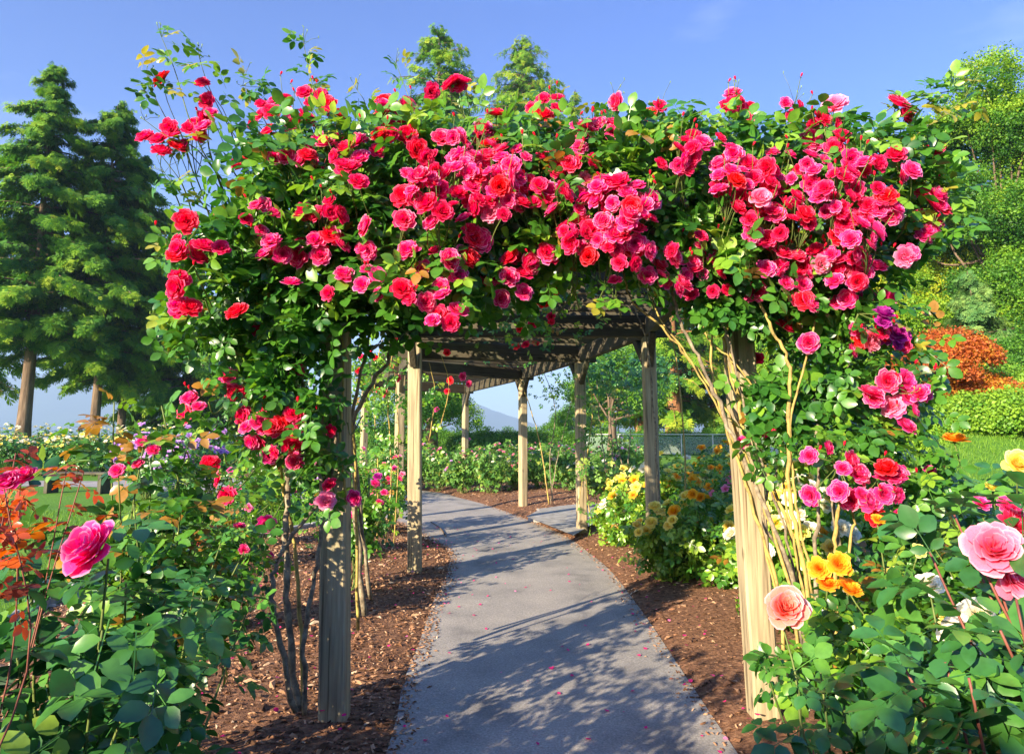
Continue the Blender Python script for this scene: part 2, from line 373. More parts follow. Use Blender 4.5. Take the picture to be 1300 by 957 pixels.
def compound(n=5, seed=0, L=.42):
    r = random.Random(seed); parts = []
    slots = [(.62, 0)] + [(.55, s) for s in (-1, 1)] + ([(.25, s) for s in (-1, 1)] if n >= 5 else []) 
    for (y, s) in slots[:n]:
        v, t = leaflet(L * (1 if s == 0 else .9 if y > .5 else .72) * r.uniform(.9, 1.08), r.uniform(.3, .37), r.uniform(.05, .14), r.uniform(.05, .3))
        v = v @ rotx(r.uniform(-.25, .15)).T @ rotz(-s * r.uniform(1.0, 1.35) + r.uniform(-.1, .1)).T
        parts.append((v + np.array([s * .02, y, -.04 * y]), t))
    pv = np.array([(-.008, 0, 0), (.008, 0, 0), (.006, .65, -.03), (-.006, .65, -.03)]); parts.append((pv, [(0, 1, 2), (0, 2, 3)]))
    return merge(parts)
LEAF5 = [compound(5, s) for s in range(4)]
LEAF3 = [compound(3, s + 9, .5) for s in range(3)]
def clumpT(nl, seed, size=.16, rad=.5, flat=1., shape='leaf'):
    r = np.random.default_rng(seed); parts = []
    for i in range(nl):
        c = unit(r.normal(size=3)) * r.random() ** .5 * rad * np.array([1, 1, flat])
        nrm = unit(c * .6 + r.normal(size=3) * .5 + np.array([0, 0, .5])); tn = unit(r.normal(size=3) + c * 1.2)
        f = frames(nrm[None], tn[None])[0]; s = size * r.uniform(.7, 1.3)
        if shape == 'leaf': v = np.array([(0, 0, 0), (-.36, .45, .08), (0, 1, -.1), (.36, .45, .08)]); t = [(0, 1, 2), (0, 2, 3)]
        elif shape == 'needle': v = np.array([(-.10, 0, 0), (.10, 0, 0), (.05, .8, -.05), (-.28, .55, -.08), (.28, .5, -.08), (0, 1.15, -.12)]); t = [(0, 1, 2), (0, 2, 3), (1, 4, 2), (3, 2, 5)]
        parts.append(((v * s) @ f.T + c, t))
    return merge(parts)
CLUMP = [clumpT(16, s, .3, .5) for s in range(4)]
def sprayT(seed, n=11):
    """flat drooping conifer spray pointing +y, unit length"""
    r = np.random.default_rng(seed); parts = []
    for i in range(n):
        t = i / (n - 1); y = t * .75; side = 1 if i % 2 else -1; L = (.45 * (1 - .6 * t) + .08) * r.uniform(.7, 1.3)
        a = side * r.uniform(.5, 1.0) * (1 if i < n - 1 else 0)
        v = np.array([(-.055, 0, 0), (.055, 0, 0), (.09, .5, -.06), (-.09, .5, -.04), (0, 1, -.18), (-.15, .72, -.12), (.15, .66, -.1)]) * L
        v = v @ rotz(-a).T; v[:, 2] += r.uniform(-.04, .04)
        parts.append((v + np.array([0, y, -.28 * y * y]), [(0, 1, 2), (0, 2, 3), (3, 2, 4), (3, 4, 5), (2, 6, 4)]))
    return merge(parts)
SPRAY = [sprayT(s) for s in range(5)]

def make_flower(rings, gu=3, gv=4, seed=0, ruff=.05, sepals=True, cup=1.):
    """rose of unit diameter; local +z is where it looks. returns V,T,tv(colour 0 base..1 edge),mi"""
    r = random.Random(seed); V = []; T = []; tv = []; mi = []
    for (n, rad, h, curl, wd, a0) in rings:
        for k in range(n):
            a = a0 + 2 * math.pi * (k + r.uniform(-.12, .12)) / n; o = len(V)
            rr = rad * r.uniform(.9, 1.1); hh = h * r.uniform(.9, 1.1); cu = curl * r.uniform(.7, 1.3); ph = r.uniform(0, 6)
            tone = r.uniform(-.12, .12)
            for i in range(gv + 1):
                v = i / gv
                for j in range(gu + 1):
                    u = -1 + 2 * j / gu
                    wv = wd * (math.sin(math.pi * min(.5, v * .62 + .06)) + 0.02)
                    if v > .7: wv *= 1 - (v - .7) * .9 * u * u
                    vv = v - (.16 * u * u * v)            # rounded tip
                    rad_v = rr * (vv ** .55) * (1 - .10 * u * u) + cu * max(0, vv - .45) ** 2 * 1.7
                    z = cup * hh * (vv ** 1.15) - cu * max(0, vv - .6) ** 2 * 1.3 + ruff * v * v * math.sin(3.1 * u + ph) * .8
                    rad_v += ruff * v * v * math.cos(4.2 * u + ph) * .5
                    ang = a + u * wv
                    V.append((rad_v * math.cos(ang), rad_v * math.sin(ang), z)); tv.append(min(1, max(0, (.05 + .95 * v ** 1.6) * (1 - .28 * (rad < .2)) + tone * v)))
            for i in range(gv):
                for j in range(gu):
                    p = o + i * (gu + 1) + j; q = p + gu + 1
                    T += [(p, p + 1, q + 1), (p, q + 1, q)]; mi += [0, 0]
    if sepals:
        for k in range(5):
            a = k * 2 * math.pi / 5; o = len(V)
            for (rr, z, da) in ((.02, -.03, -.5), (.02, -.03, .5), (.16, -.05, .3), (.16, -.05, -.3), (.34, -.12, 0)):
                V.append((rr * math.cos(a + da), rr * math.sin(a + da), z)); tv.append(.5)
            T += [(o, o + 1, o + 2), (o, o + 2, o + 3), (o + 3, o + 2, o + 4)]; mi += [1, 1, 1]
        o = len(V)
        for (rr, z) in ((.05, 0), (.075, -.05), (.03, -.12)):
            for k in range(6): V.append((rr * math.cos(k * math.pi / 3), rr * math.sin(k * math.pi / 3), z)); tv.append(.4)
        for l in range(2):
            for k in range(6):
                p = o + l * 6 + k; q = o + l * 6 + (k + 1) % 6; T += [(p, q, q + 6), (p, q + 6, p + 6)]; mi += [1, 1]
    return np.array(V), np.array(T), np.array(tv), np.array(mi)
def rosette(seed, gu=3, gv=4):
    r = random.Random(seed)
    return make_flower([(3, .06, .33, 0, 1.2, 0), (4, .12, .34, .0, .95, .5), (5, .18, .345, .02, .8, .2), (6, .245, .335, .05, .68, .7), (6, .31, .33, .08, .72, .1), (6, .37, .31, .12, .72, .9), (6, .43, .26, .18, .74, .4), (6, .47, .15, .24, .70, .2)],
                       gu, gv, seed, .03)
def cupped(seed, gu=5, gv=6):
    return make_flower([(3, .07, .50, 0, 1.3, 0), (3, .13, .52, .02, 1.15, .8), (4, .2, .52, .05, .95, .3), (4, .27, .52, .05, .95, .9), (5, .33, .50, .10, .85, .2), (5, .39, .46, .16, .80, .8), (5, .44, .38, .24, .78, .1), (5, .48, .22, .30, .7, .6)],
                       gu, gv, seed, .04)
def lowrose(seed):
    return make_flower([(3, .14, .28, .02, 1.1, 0), (4, .3, .28, .14, .9, .5), (5, .46, .2, .3, .75, .2)], 2, 3, seed, .05, True)
def budT(seed=0):
    return make_flower([(3, .16, .62, -.12, 1.2, 0), (3, .19, .55, -.1, 1.2, 1.)], 2, 3, seed, .02, True)
ROS = [rosette(s) for s in range(5)]; CUP = [cupped(s) for s in range(3)]; LOWR = [lowrose(s) for s in range(3)]; BUD = budT()
_fm = {}
def flower_mesh(kind, i, mat):
    k = (kind, i, mat)
    if k not in _fm:
        tpl = {'ros': ROS, 'cup': CUP, 'low': LOWR, 'bud': [BUD]}[kind]; tpl = tpl[i % len(tpl)]
        g = Geo(); g.add(tpl[0], tpl[1], tpl[2], tpl[3]); _fm[k] = g.mesh('flower', [M[mat], M['sepal']])
    return _fm[k]
def flower(parent, loc, direc, diam, mat='rose_red', kind='ros', i=0, spin=0, label=None, name='flower'):
    o = bpy.data.objects.new(name, flower_mesh(kind, i, mat)); COL.objects.link(o)
    q = Vector(direc).to_track_quat('Z', 'Y'); from mathutils import Quaternion
    o.rotation_mode = 'QUATERNION'; o.rotation_quaternion = q @ Quaternion((0, 0, 1), spin)
    o.location = loc; o.scale = (diam, diam, diam)
    put(o, parent)
    if label: o['label'] = label
    return o

CLEAR = []      # (x, y, z, radius) blooms that leaves must not bury
def scatter_leaves(g, pos, out, size, tint, r=rng, up=.5, rnd=.7, tpls=LEAF5, droop=.35):
    if CLEAR:
        K = np.array(CLEAR); keep = np.ones(len(pos), bool)
        for x, y, z, rr in K:
            keep &= ~((np.hypot(pos[:, 0] - x, pos[:, 2] - z) < rr) & (pos[:, 1] < y + .05) & (pos[:, 1] > y - .8))
        if not keep.all():
            pos = pos[keep]; out = np.broadcast_to(out, (len(keep), 3))[keep]; tint = np.broadcast_to(np.asarray(tint, float), (len(keep),))[keep]
            if np.ndim(size): size = np.asarray(size)[keep]
    """pos Nx3, out Nx3 preferred direction of the leaf blade's face"""
    n = len(pos); nrm = unit(unit(out) * .8 + r.normal(size=(n, 3)) * rnd + np.array([0, 0, up]))
    tan = r.normal(size=(n, 3)) * .8 + unit(out) * .5 + np.array([0, 0, -droop]); rot = frames(nrm, tan)
    k = r.integers(0, len(tpls), n); sz = np.broadcast_to(np.asarray(size, float), (n,)) * r.uniform(.75, 1.2, n)
    tint = np.broadcast_to(np.asarray(tint, float), (n,))
    for i, t in enumerate(tpls):
        m = k == i; g.inst(t, rot[m], pos[m], sz[m], tint[m])

# ------------------------------------------------------------------ terrain
def sstep(a, b, x): t = np.clip((x - a) / (b - a), 0, 1); return t * t * (3 - 2 * t)
def H(x, y):
    x = np.asarray(x, float); y = np.asarray(y, float)
    h = 1.7 * sstep(.44, .68, x / np.maximum(y, 1)) * sstep(6, 15, y) * (1 - sstep(60, 120, y))
    h = h - 30 * sstep(80, 400, np.hypot(x, y))
    return h
def gz(x, y): return float(H(x, y))
def sheet(name, xs, ys, mat, dz=0.):
    X, Y = np.meshgrid(xs, ys, indexing='ij'); Z = H(X, Y) + dz
    V = np.stack([X, Y, Z], -1).reshape(-1, 3); ny = len(ys); T = []
    for i in range(len(xs) - 1):
        for j in range(ny - 1):
            a = i * ny + j; T += [(a, a + ny, a + ny + 1), (a, a + ny + 1, a + 1)]
    g = Geo(); g.add(V, T); o = g.obj(name, mat); tag(o, kind='structure'); return o
ax = lambda near, far, n1, n2: np.concatenate([-np.geomspace(near, far, n2)[::-1], np.linspace(-near, near, n1)[1:-1], np.geomspace(near, far, n2)])
sheet('ground', ax(20, 12000, 41, 22), ax(40, 12000, 61, 22), M['grass'])
def resample(pl, n):
    pl = np.asarray(pl, float); d = np.r_[0, np.cumsum(np.linalg.norm(np.diff(pl, axis=0), axis=1))]; s = np.linspace(0, d[-1], n)
    return np.stack([np.interp(s, d, pl[:, k]) for k in range(2)], -1)
def strip(name, A, B, mat, dz, mound=0., n=90, m=16, wob=0.):
    A = resample(A, n); B = resample(B, n); t = np.linspace(0, 1, m)
    pts = A[:, None] * (1 - t)[None, :, None] + B[:, None] * t[None, :, None]
    if wob:
        rr = np.random.default_rng(5); pts += rr.normal(0, wob, pts.shape) * (np.abs(t - .5) < .49)[None, :, None]
    Z = H(pts[..., 0], pts[..., 1]) + dz + mound * (np.sin(np.pi * t) ** .6)[None]
    if wob: Z += np.random.default_rng(6).normal(0, .006, Z.shape) * (np.sin(np.pi * t))[None]
    V = np.concatenate([pts, Z[..., None]], -1).reshape(-1, 3); T = []
    for i in range(n - 1):
        for j in range(m - 1):
            a = i * m + j; T += [(a, a + m, a + m + 1), (a, a + m + 1, a + 1)]
    g = Geo(); T = np.array(T)
    nn = np.cross(V[T[:, 1]] - V[T[:, 0]], V[T[:, 2]] - V[T[:, 0]])[:, 2]; T[nn < 0] = T[nn < 0][:, ::-1]
    g.add(V, T); o = g.obj(name, mat); tag(o, kind='structure'); return o
g2 = lambda px, py: tuple(G(px, py)[:2])
outer = [(.95, -4), (.95, 2.5), g2(876, 868), g2(820, 784), g2(775, 725), g2(742, 698), g2(716, 680), g2(672, 661), g2(623, 643), g2(582, 632), g2(545, 624), (-5, 19), (-11, 22)]
inner = [(-.52, -4), (-.52, 2.5), g2(512, 868), g2(533, 815), g2(551, 763), g2(567, 730), g2(569, 700), g2(540, 683), (-2.0, 11), (-3.6, 13), (-6, 15), (-11, 17.5)]
strip('path', smooth_line([(*p, 0) for p in inner], 6)[:, :2], smooth_line([(*p, 0) for p in outer], 6)[:, :2], M['path'], .008)
kerb_l = [(-2.9, -4), (-3.05, 1.0), (-3.5, 5.0), (-3.7, 6.4), (-3.4, 8.2), (-2.9, 9.6), (-2.5, 10.6)]
inner_b = inner[:8] + [(-2.0, 11)]
inner_s = smooth_line([(*p, 0) for p in inner], 6)[:, :2]; cut = inner_s[inner_s[:, 1] < 11.05]
strip('flower_bed', cut, kerb_l, M['mulch'], .004, .05, 110, 40, .01)
outer_s = smooth_line([(*p, 0) for p in outer], 6)[:, :2]
bed_r = [(4.4, -4), (4.4, 5), (4.2, 9), (3.6, 13.5), (2.2, 17.5), (-1, 22), (-7, 25), (-11, 26)]
strip('flower_bed', outer_s, bed_r, M['mulch'], .004, .10, 140, 40, .01)
ORD_ = 'first second third fourth fifth sixth seventh eighth ninth tenth eleventh twelfth thirteenth fourteenth fifteenth sixteenth seventeenth eighteenth nineteenth twentieth'.split()
# concrete edging round the left bed
kl = smooth_line([(*p, 0) for p in kerb_l], 8)
for i in range(0, len(kl) - 3, 3):
    a, b = kl[i], kl[i + 3]; d = b - a; L = np.linalg.norm(d); ang = math.atan2(d[1], d[0])
    g = Geo(); box(g, (0, 0, 0), (L - .012, .09, .14), bev=.012)
    o = g.obj('edging_stone', M['kerb'], smooth=False); m = (a + b) / 2; en = i // 3; o.location = (m[0] - .05, m[1], gz(m[0], m[1]) + .01); o.rotation_euler = (0, 0, ang)
    tag(o, 'pale concrete edging stone, %s from the near end of the left bed edge' % ORD_[en], 'edging stone', 'edging stones round the left flower bed')
strip('path', smooth_line([(*q_, 0) for q_ in (g2(668, 664), g2(700, 651), g2(790, 643), g2(900, 640))], 5)[:, :2], smooth_line([(*q_, 0) for q_ in (g2(728, 690), g2(770, 668), g2(850, 656), g2(930, 650))], 5)[:, :2], M['stone'], .10, n=30, m=6)
# narrow garden walk far left
strip('path', [(-40, 17.2), (-16, 17.8), (-6, 16.8)], [(-40, 20.2), (-16, 19.6), (-6, 18.8)], M['path'], .004, n=30, m=6)

# mulch chips, petals, grass tufts: nobody could count them
def near_strip(A, B, n, r, ymax=10.5, ymin=1.5, pw=1.):
    A = resample(A, 300); B = resample(B, 300); i = r.integers(0, 300, n * 4); t = r.random(n * 4)
    p = A[i] * (1 - t)[:, None] + B[i] * t[:, None]; k = (p[:, 1] > ymin) & (p[:, 1] < ymax)
    return p[k][:n], t[k][:n]
r = np.random.default_rng(3)
tet = (np.array([(-.5, -.22, 0), (.5, -.16, .02), (.42, .2, .0), (-.45, .18, .05), (0, 0, .22)]), np.array([(0, 1, 4), (1, 2, 4), (2, 3, 4), (3, 0, 4), (0, 2, 1), (0, 3, 2)]), None, np.zeros(6, int))
g = Geo()
for A, B, n, md in ((cut, kerb_l, 36000, .05), (outer_s, bed_r, 24000, .10)):
    p, t = near_strip(A, B, n, r, 12 if md < .08 else 18)
    z = .004 + md * np.sin(np.pi * t) ** .6 + .004
    nrm = unit(np.array([0, 0, 1.]) + r.normal(size=(len(p), 3)) * .35); rot = frames(nrm, r.normal(size=(len(p), 3)))
    g.inst(tet, rot, np.c_[p, z + H(p[:, 0], p[:, 1])], np.clip(r.lognormal(-4.0, .55, len(p)), .008, .09), r.random(len(p)) ** 1.3)
for A, n, sg_ in ((cut, 2600, 1), (outer_s, 2200, -1)):
    Ar = resample(A, 600); i = r.integers(1, 599, n); tv_ = unit(Ar[i + 0] - Ar[i - 1]); off = np.abs(r.normal(0, .05, n)) * sg_
    p = Ar[i] + np.c_[tv_[:, 1], -tv_[:, 0]] * off[:, None]; k = (p[:, 1] > 1.5) & (p[:, 1] < 13); p = p[k]
    g.inst(tet, frames(np.array([0, 0, 1.]) + r.normal(size=(len(p), 3)) * .3, r.normal(size=(len(p), 3))), np.c_[p, np.full(len(p), .012)], r.uniform(.008, .03, len(p)), r.random(len(p)))
tag(g.obj('bark_chips', M['chip'], smooth=False), 'loose brown bark chips covering the beds beside the path', 'bark mulch', kind='stuff')
g = Geo(); n = 620
pt = np.array([(-.5, 0, .1), (-.2, -.4, 0), (.35, -.3, .02), (.5, .05, .12), (.2, .4, .03), (-.3, .35, 0)])
ptT = np.array([(0, 1, 5), (1, 2, 5), (2, 4, 5), (2, 3, 4)])
p = np.c_[r.uniform(-2.2, 2.0, n), r.uniform(2.6, 9.5, n)]
k = r.random(n) < np.where(np.abs(p[:, 0] - .2) < .6, .4, 1); p = p[k]; n = len(p)
rot = frames(unit(np.array([0, 0, 1.]) + r.normal(size=(n, 3)) * .2), r.normal(size=(n, 3)))
onbed = (p[:, 0] < -.65) | (p[:, 0] > 1.0)
g.inst((pt, ptT, None, np.zeros(4, int)), rot, np.c_[p, np.where(onbed, .085, .014)], r.uniform(.015, .03, n), r.uniform(.3, 1, n))
tag(g.obj('fallen_petals', M['rose_magenta']), 'pink petals fallen on the path and the bark beds', 'petals', kind='stuff')
blade = (np.array([(-.05, 0, 0), (.05, 0, 0), (.03, .1, .6), (-.03, .1, .6), (0, .28, 1)]), np.array([(0, 1, 2), (0, 2, 3), (3, 2, 4)]), None, np.zeros(3, int))
g = Geo(); n = 46000
p = np.c_[r.uniform(-11, -2.9, n), r.uniform(2.2, 12, n)]; kx = np.interp(p[:, 1], [q[1] for q in kerb_l], [q[0] for q in kerb_l]); p = p[p[:, 0] < kx - .12]; n = len(p)
y_ = frames(np.c_[r.normal(size=(n, 2)) * .25, np.ones(n)], r.normal(size=(n, 3)))
g.inst(blade, y_, np.c_[p, H(p[:, 0], p[:, 1])], r.uniform(.03, .07, n), r.random(n))
n = 60000; p = np.c_[r.uniform(4.45, 11, n), r.uniform(5, 17, n)]; n = len(p)
g.inst(blade, frames(np.c_[r.normal(size=(n, 2)) * .3, np.ones(n)], r.normal(size=(n, 3))), np.c_[p, H(p[:, 0], p[:, 1])], r.uniform(.03, .09, n), np.clip(r.normal(.55, .25, n) + .25 * np.sin(p[:, 0] * 1.3) * np.sin(p[:, 1] * .9), 0, 1))
tag(g.obj('grass', M['grass_blade']), 'mown green grass of the lawns on both sides of the beds', 'grass', kind='stuff')

# ------------------------------------------------------------------ distant hills
def hills(name, y0, prof, depth, seed):
    r = np.random.default_rng(seed); xs = np.linspace(prof[0][0], prof[-1][0], 160); ph = np.interp(xs, [p[0] for p in prof], [p[1] for p in prof])
    for k in range(1, 6): ph += 14 / k * np.sin(xs / (420 / k) + r.random() * 6)
    rows = [(0, -30 / 300), (.3, .45), (.55, .85), (.75, 1.), (1., .6)]; V = []; T = []
    for f, hgt in rows:
        for x, p_ in zip(xs, ph): V.append((x, y0 + f * depth + 60 * math.sin(x / 260 + 3 * f), -32 + (p_ + 32) * max(hgt, 0) + r.normal() * 4 * f))
    nx = len(xs)
    for i in range(len(rows) - 1):
        for j in range(nx - 1): a = i * nx + j; T += [(a, a + 1, a + nx + 1), (a, a + nx + 1, a + nx)]
    g = Geo(); g.add(V, T); tag(g.obj(name, M['hill']), kind='structure')
Yh = 4200; q = lambda px, py: (P(px, py, Yh)[0], P(px, py, Yh)[2])
hills('hills', Yh - 800, [q(-300, 470), q(0, 478), q(120, 470), q(250, 500), q(400, 505), q(540, 520), q(600, 513), q(640, 528), q(690, 545), q(760, 535), q(900, 520), q(1300, 500)], 1200, 2)

# ------------------------------------------------------------------ pergola
BH = 2.28       # underside of the beams
posts = {'1L': ((-.828, 3.4), (-.89, 3.4), 0), '1R': ((1.178, 3.4), (1.12, 3.4), 0),
         '2L': ((-.925, 6.75), (-.965, 6.75), 0), '2R': ((1.36, 6.75), (1.355, 6.75), 0)}
def gp(px, py): p = G(px, py); return (p[0], p[1])
p3 = gp(739, 680); p4 = gp(664, 646); p5 = gp(590, 620)
posts['3R'] = (p3, p3, R(12)); posts['4R'] = (p4, p4, R(30)); posts['5R'] = (p5, p5, R(42))
def onray(px, Y): return (P(px, 560, Y)[0], Y)
posts['3L'] = (onray(526, 8.8), onray(526, 8.8), R(12)); posts['4L'] = (onray(507, 11.0),) * 2 + (R(30),); posts['5L'] = (onray(462, 14.9),) * 2 + (R(42),)
PG = thing('pergola', 'weathered timber pergola arching over the curving path, covered in climbing roses', 'pergola', (.2, 3.4, 0))
PW = .125
for k, (b, t, rz) in posts.items():
    g = Geo(); z0, z1 = gz(*b) - .3, BH + .0
    box(g, (0, 0, (z0 + z1) / 2), (PW, PW, z1 - z0), rotz(rz), .010)
    V = g.V[0]; f = (V[:, 2]) / BH; V[:, 0] += b[0] + (t[0] - b[0]) * f; V[:, 1] += b[1] + (t[1] - b[1]) * f
    g.obj('post', M['wood'], PG, False)
def beam(name, a, b, z, wd, ht, over=0., dz=0.):
    a = np.array([*a, 0.]); b = np.array([*b, 0.]); d = b - a; L = np.linalg.norm(d); u = d / L; a = a - u * over; b = b + u * over; L += 2 * over
    # local z along the beam so the grain follows it
    g = Geo(); box(g, (0, 0, 0), (wd, ht, L), None, .007); o = g.obj(name, M['shade_dark_wood'], None, False)
    m = (a + b) / 2; o.location = (m[0], m[1], z + ht / 2)
    o.rotation_mode = 'QUATERNION'
    from mathutils import Matrix
    ux = Vector(u); side = Vector((0, 0, 1)).cross(ux).normalized()
    o.rotation_quaternion = Matrix((side, Vector((0, 0, 1)), ux.normalized())).transposed().to_quaternion() if side.cross(Vector((0, 0, 1))).dot(ux) > 0 else Matrix((-side, Vector((0, 0, 1)), ux.normalized())).transposed().to_quaternion()
    put(o, PG); return o
rows = ['1', '2', '3', '4', '5']; top = lambda k: np.array(posts[k][1])
for i, k in enumerate(rows):
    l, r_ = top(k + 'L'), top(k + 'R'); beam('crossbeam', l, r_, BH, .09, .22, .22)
for s in 'LR':
    for i in range(4):
        a, b = top(rows[i] + s), top(rows[i + 1] + s); u = (b - a) / np.linalg.norm(b - a)
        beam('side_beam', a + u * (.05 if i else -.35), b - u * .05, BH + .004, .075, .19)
        for (p_, sg) in ((a, 1), (b, -1)):          # knee braces
            g = Geo(); L = .42; ang = math.atan2(u[1], u[0]); c = np.array([*(p_ + u * sg * (.075 + .13)), BH - .13])
            d3 = unit(np.array([u[0] * sg, u[1] * sg, 1.0])); sd_ = np.array([-u[1], u[0], 0.]); nn = np.cross(sd_, d3)
            box(g, c, (.06, .09, L), np.stack([sd_, nn, d3], -1), .006); g.obj('brace', M['shade_dark_wood'], PG, False)
for i in range(4):
    la, lb, ra, rb = top(rows[i] + 'L'), top(rows[i + 1] + 'L'), top(rows[i] + 'R'), top(rows[i + 1] + 'R')
    n = max(4, int(round(np.linalg.norm((la + ra) / 2 - (lb + rb) / 2) / .42)))
    for k in range(n):
        t = (k + .5) / n; l = la * (1 - t) + lb * t; r_ = ra * (1 - t) + rb * t
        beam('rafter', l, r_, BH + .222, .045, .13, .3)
# ------------------------------------------------------------------ climbing roses
def cane_obj(parent, pts, rad, mat='cane', name='cane', thorns=True):
    g = Geo(); L = smooth_line(pts, 7); r = np.random.default_rng(int(abs(pts[0][0] * 1000)) % 9999 + len(pts))
    L = L + r.normal(0, rad * .35, L.shape); n = len(L)
    rr = np.linspace(rad, rad * .55, n) * (1 + .12 * np.sin(np.arange(n) * 1.7))
    tube(g, L, rr, 8)
    return g.obj(name, M[mat], parent)
def clumped(poly_px, Yp, n, r, nclump=120, spread=.09, mix=.65):
    pts = polysample(poly_px, int(n * (1 - mix)), r); cl = polysample(poly_px, nclump, r)
    ci = r.integers(0, nclump, n - len(pts)); q_ = cl[ci] + r.normal(0, spread * F / Yp, (len(ci), 2)) * .6
    pts = np.vstack([pts, q_]); return np.array([P(a, b, Yp) for a, b in pts])
def add_clusters(parent, clusters, r, depth, leafgeo, stemgeo, cap=100):
    """clusters: (px,py,rpx,n,mat,[depth]) -> flower parts + one merged remainder"""
    specs = []
    for c in clusters:
        px, py, rp, n, mat = c[:5]; Yc = c[5] if len(c) > 5 else depth(px, py) + r.uniform(-.05, .05)
        base = P(px, py, Yc); rw = rp * Yc / F * 1.16
        pts = []
        for i in range(n):
            for _ in range(40):
                a = r.random() * 6.283; rr = rw * math.sqrt(r.random()) * (1 if n > 1 else 0)
                q_ = np.array([rr * math.cos(a), 0, rr * math.sin(a)])
                if all(np.hypot(q_[0] - p_[0], q_[2] - p_[2]) > .066 for p_ in pts) and True: break
            q_[1] = (rr / max(rw, .03)) ** 2 * min(.10, rw * .9); pts.append(q_)
        sz_ = -.16 if py < 300 else .04; stem0 = base + np.array([r.normal() * .04, .16, sz_])
        for i, q_ in enumerate(pts):
            wpos = base + q_; dv = unit(np.array([q_[0] * 5 + r.normal() * .35, -.75 + r.normal() * .25, q_[2] * 4 + .35 + r.normal() * .35]))
            dm = (.084 if n < 3 else .077) * r.uniform(.7, 1.2)
            if n == 1 and rp > 12: dm = rp * 2 * Yc / F
            specs.append((dm, wpos, dv, mat if r.random() < .85 else ('rose_pink' if mat == 'rose_red' else 'rose_red')))
            mid = (wpos + stem0) / 2 + r.normal(0, .01, 3); tube(stemgeo, smooth_line([stem0, mid, wpos - dv * .008], 3), .0022, 4)
        if n > 2:
            for b in range(r.integers(1, 4)):
                q_ = base + np.array([r.normal() * rw * .9, -.01, rw * .7 + abs(r.normal()) * .04]); dv = unit(np.array([r.normal() * .4, -.2, 1]))
                specs.append((.034, q_, dv, 'BUD')); tube(stemgeo, smooth_line([stem0, (stem0 + q_) / 2, q_], 3), .0018, 4)
        tube(stemgeo, smooth_line([stem0 + np.array([r.normal() * .05, .25, sz_]), stem0 + np.array([0, .08, -.06]), stem0], 4), .0035, 5)
    flw = sorted([s for s in specs if s[3] != 'BUD'], key=lambda s: -s[0]); rest = flw[cap:]
    for k, (dm, p_, d, mat) in enumerate(flw[:cap]):
        kd = 'cup' if r.random() < .22 else 'ros'
        flower(parent, p_ - d * dm * .12, d, dm * (.82 if kd == 'cup' else 1), mat if r.random() > .05 else 'rose_soft', kd, int(r.integers(0, 5)), r.random() * 6.28)
    for mt in sorted(set(s[3] for s in rest)):
        g = Geo()
        for dm, p_, d, mat in rest:
            if mat != mt: continue
            f = frames(d[None], r.normal(size=(1, 3))); g.inst(ROS[int(r.integers(0, 5))], f, (p_ - d * dm * .12)[None], [dm], [0])
        o = g.obj('flower_cluster', [M[mt], M['sepal']], parent); o['kind'] = 'stuff'
    g = Geo(); bs = [s for s in specs if s[3] == 'BUD']
    for dm, p_, d, _ in bs: g.inst(BUD, frames(d[None], r.normal(size=(1, 3))), p_[None], [dm], [0])
    if bs: o = g.obj('bud_cluster', [M['rose_red'], M['sepal']], parent); o['kind'] = 'stuff'
def canopy_depth(px, py):
    return 2.82 + .36 * float(sstep(230, 90, py)) + .06 * math.sin(px * .021) - .10 * float(sstep(330, 260, py)) * (1 - float(sstep(230, 90, py)))

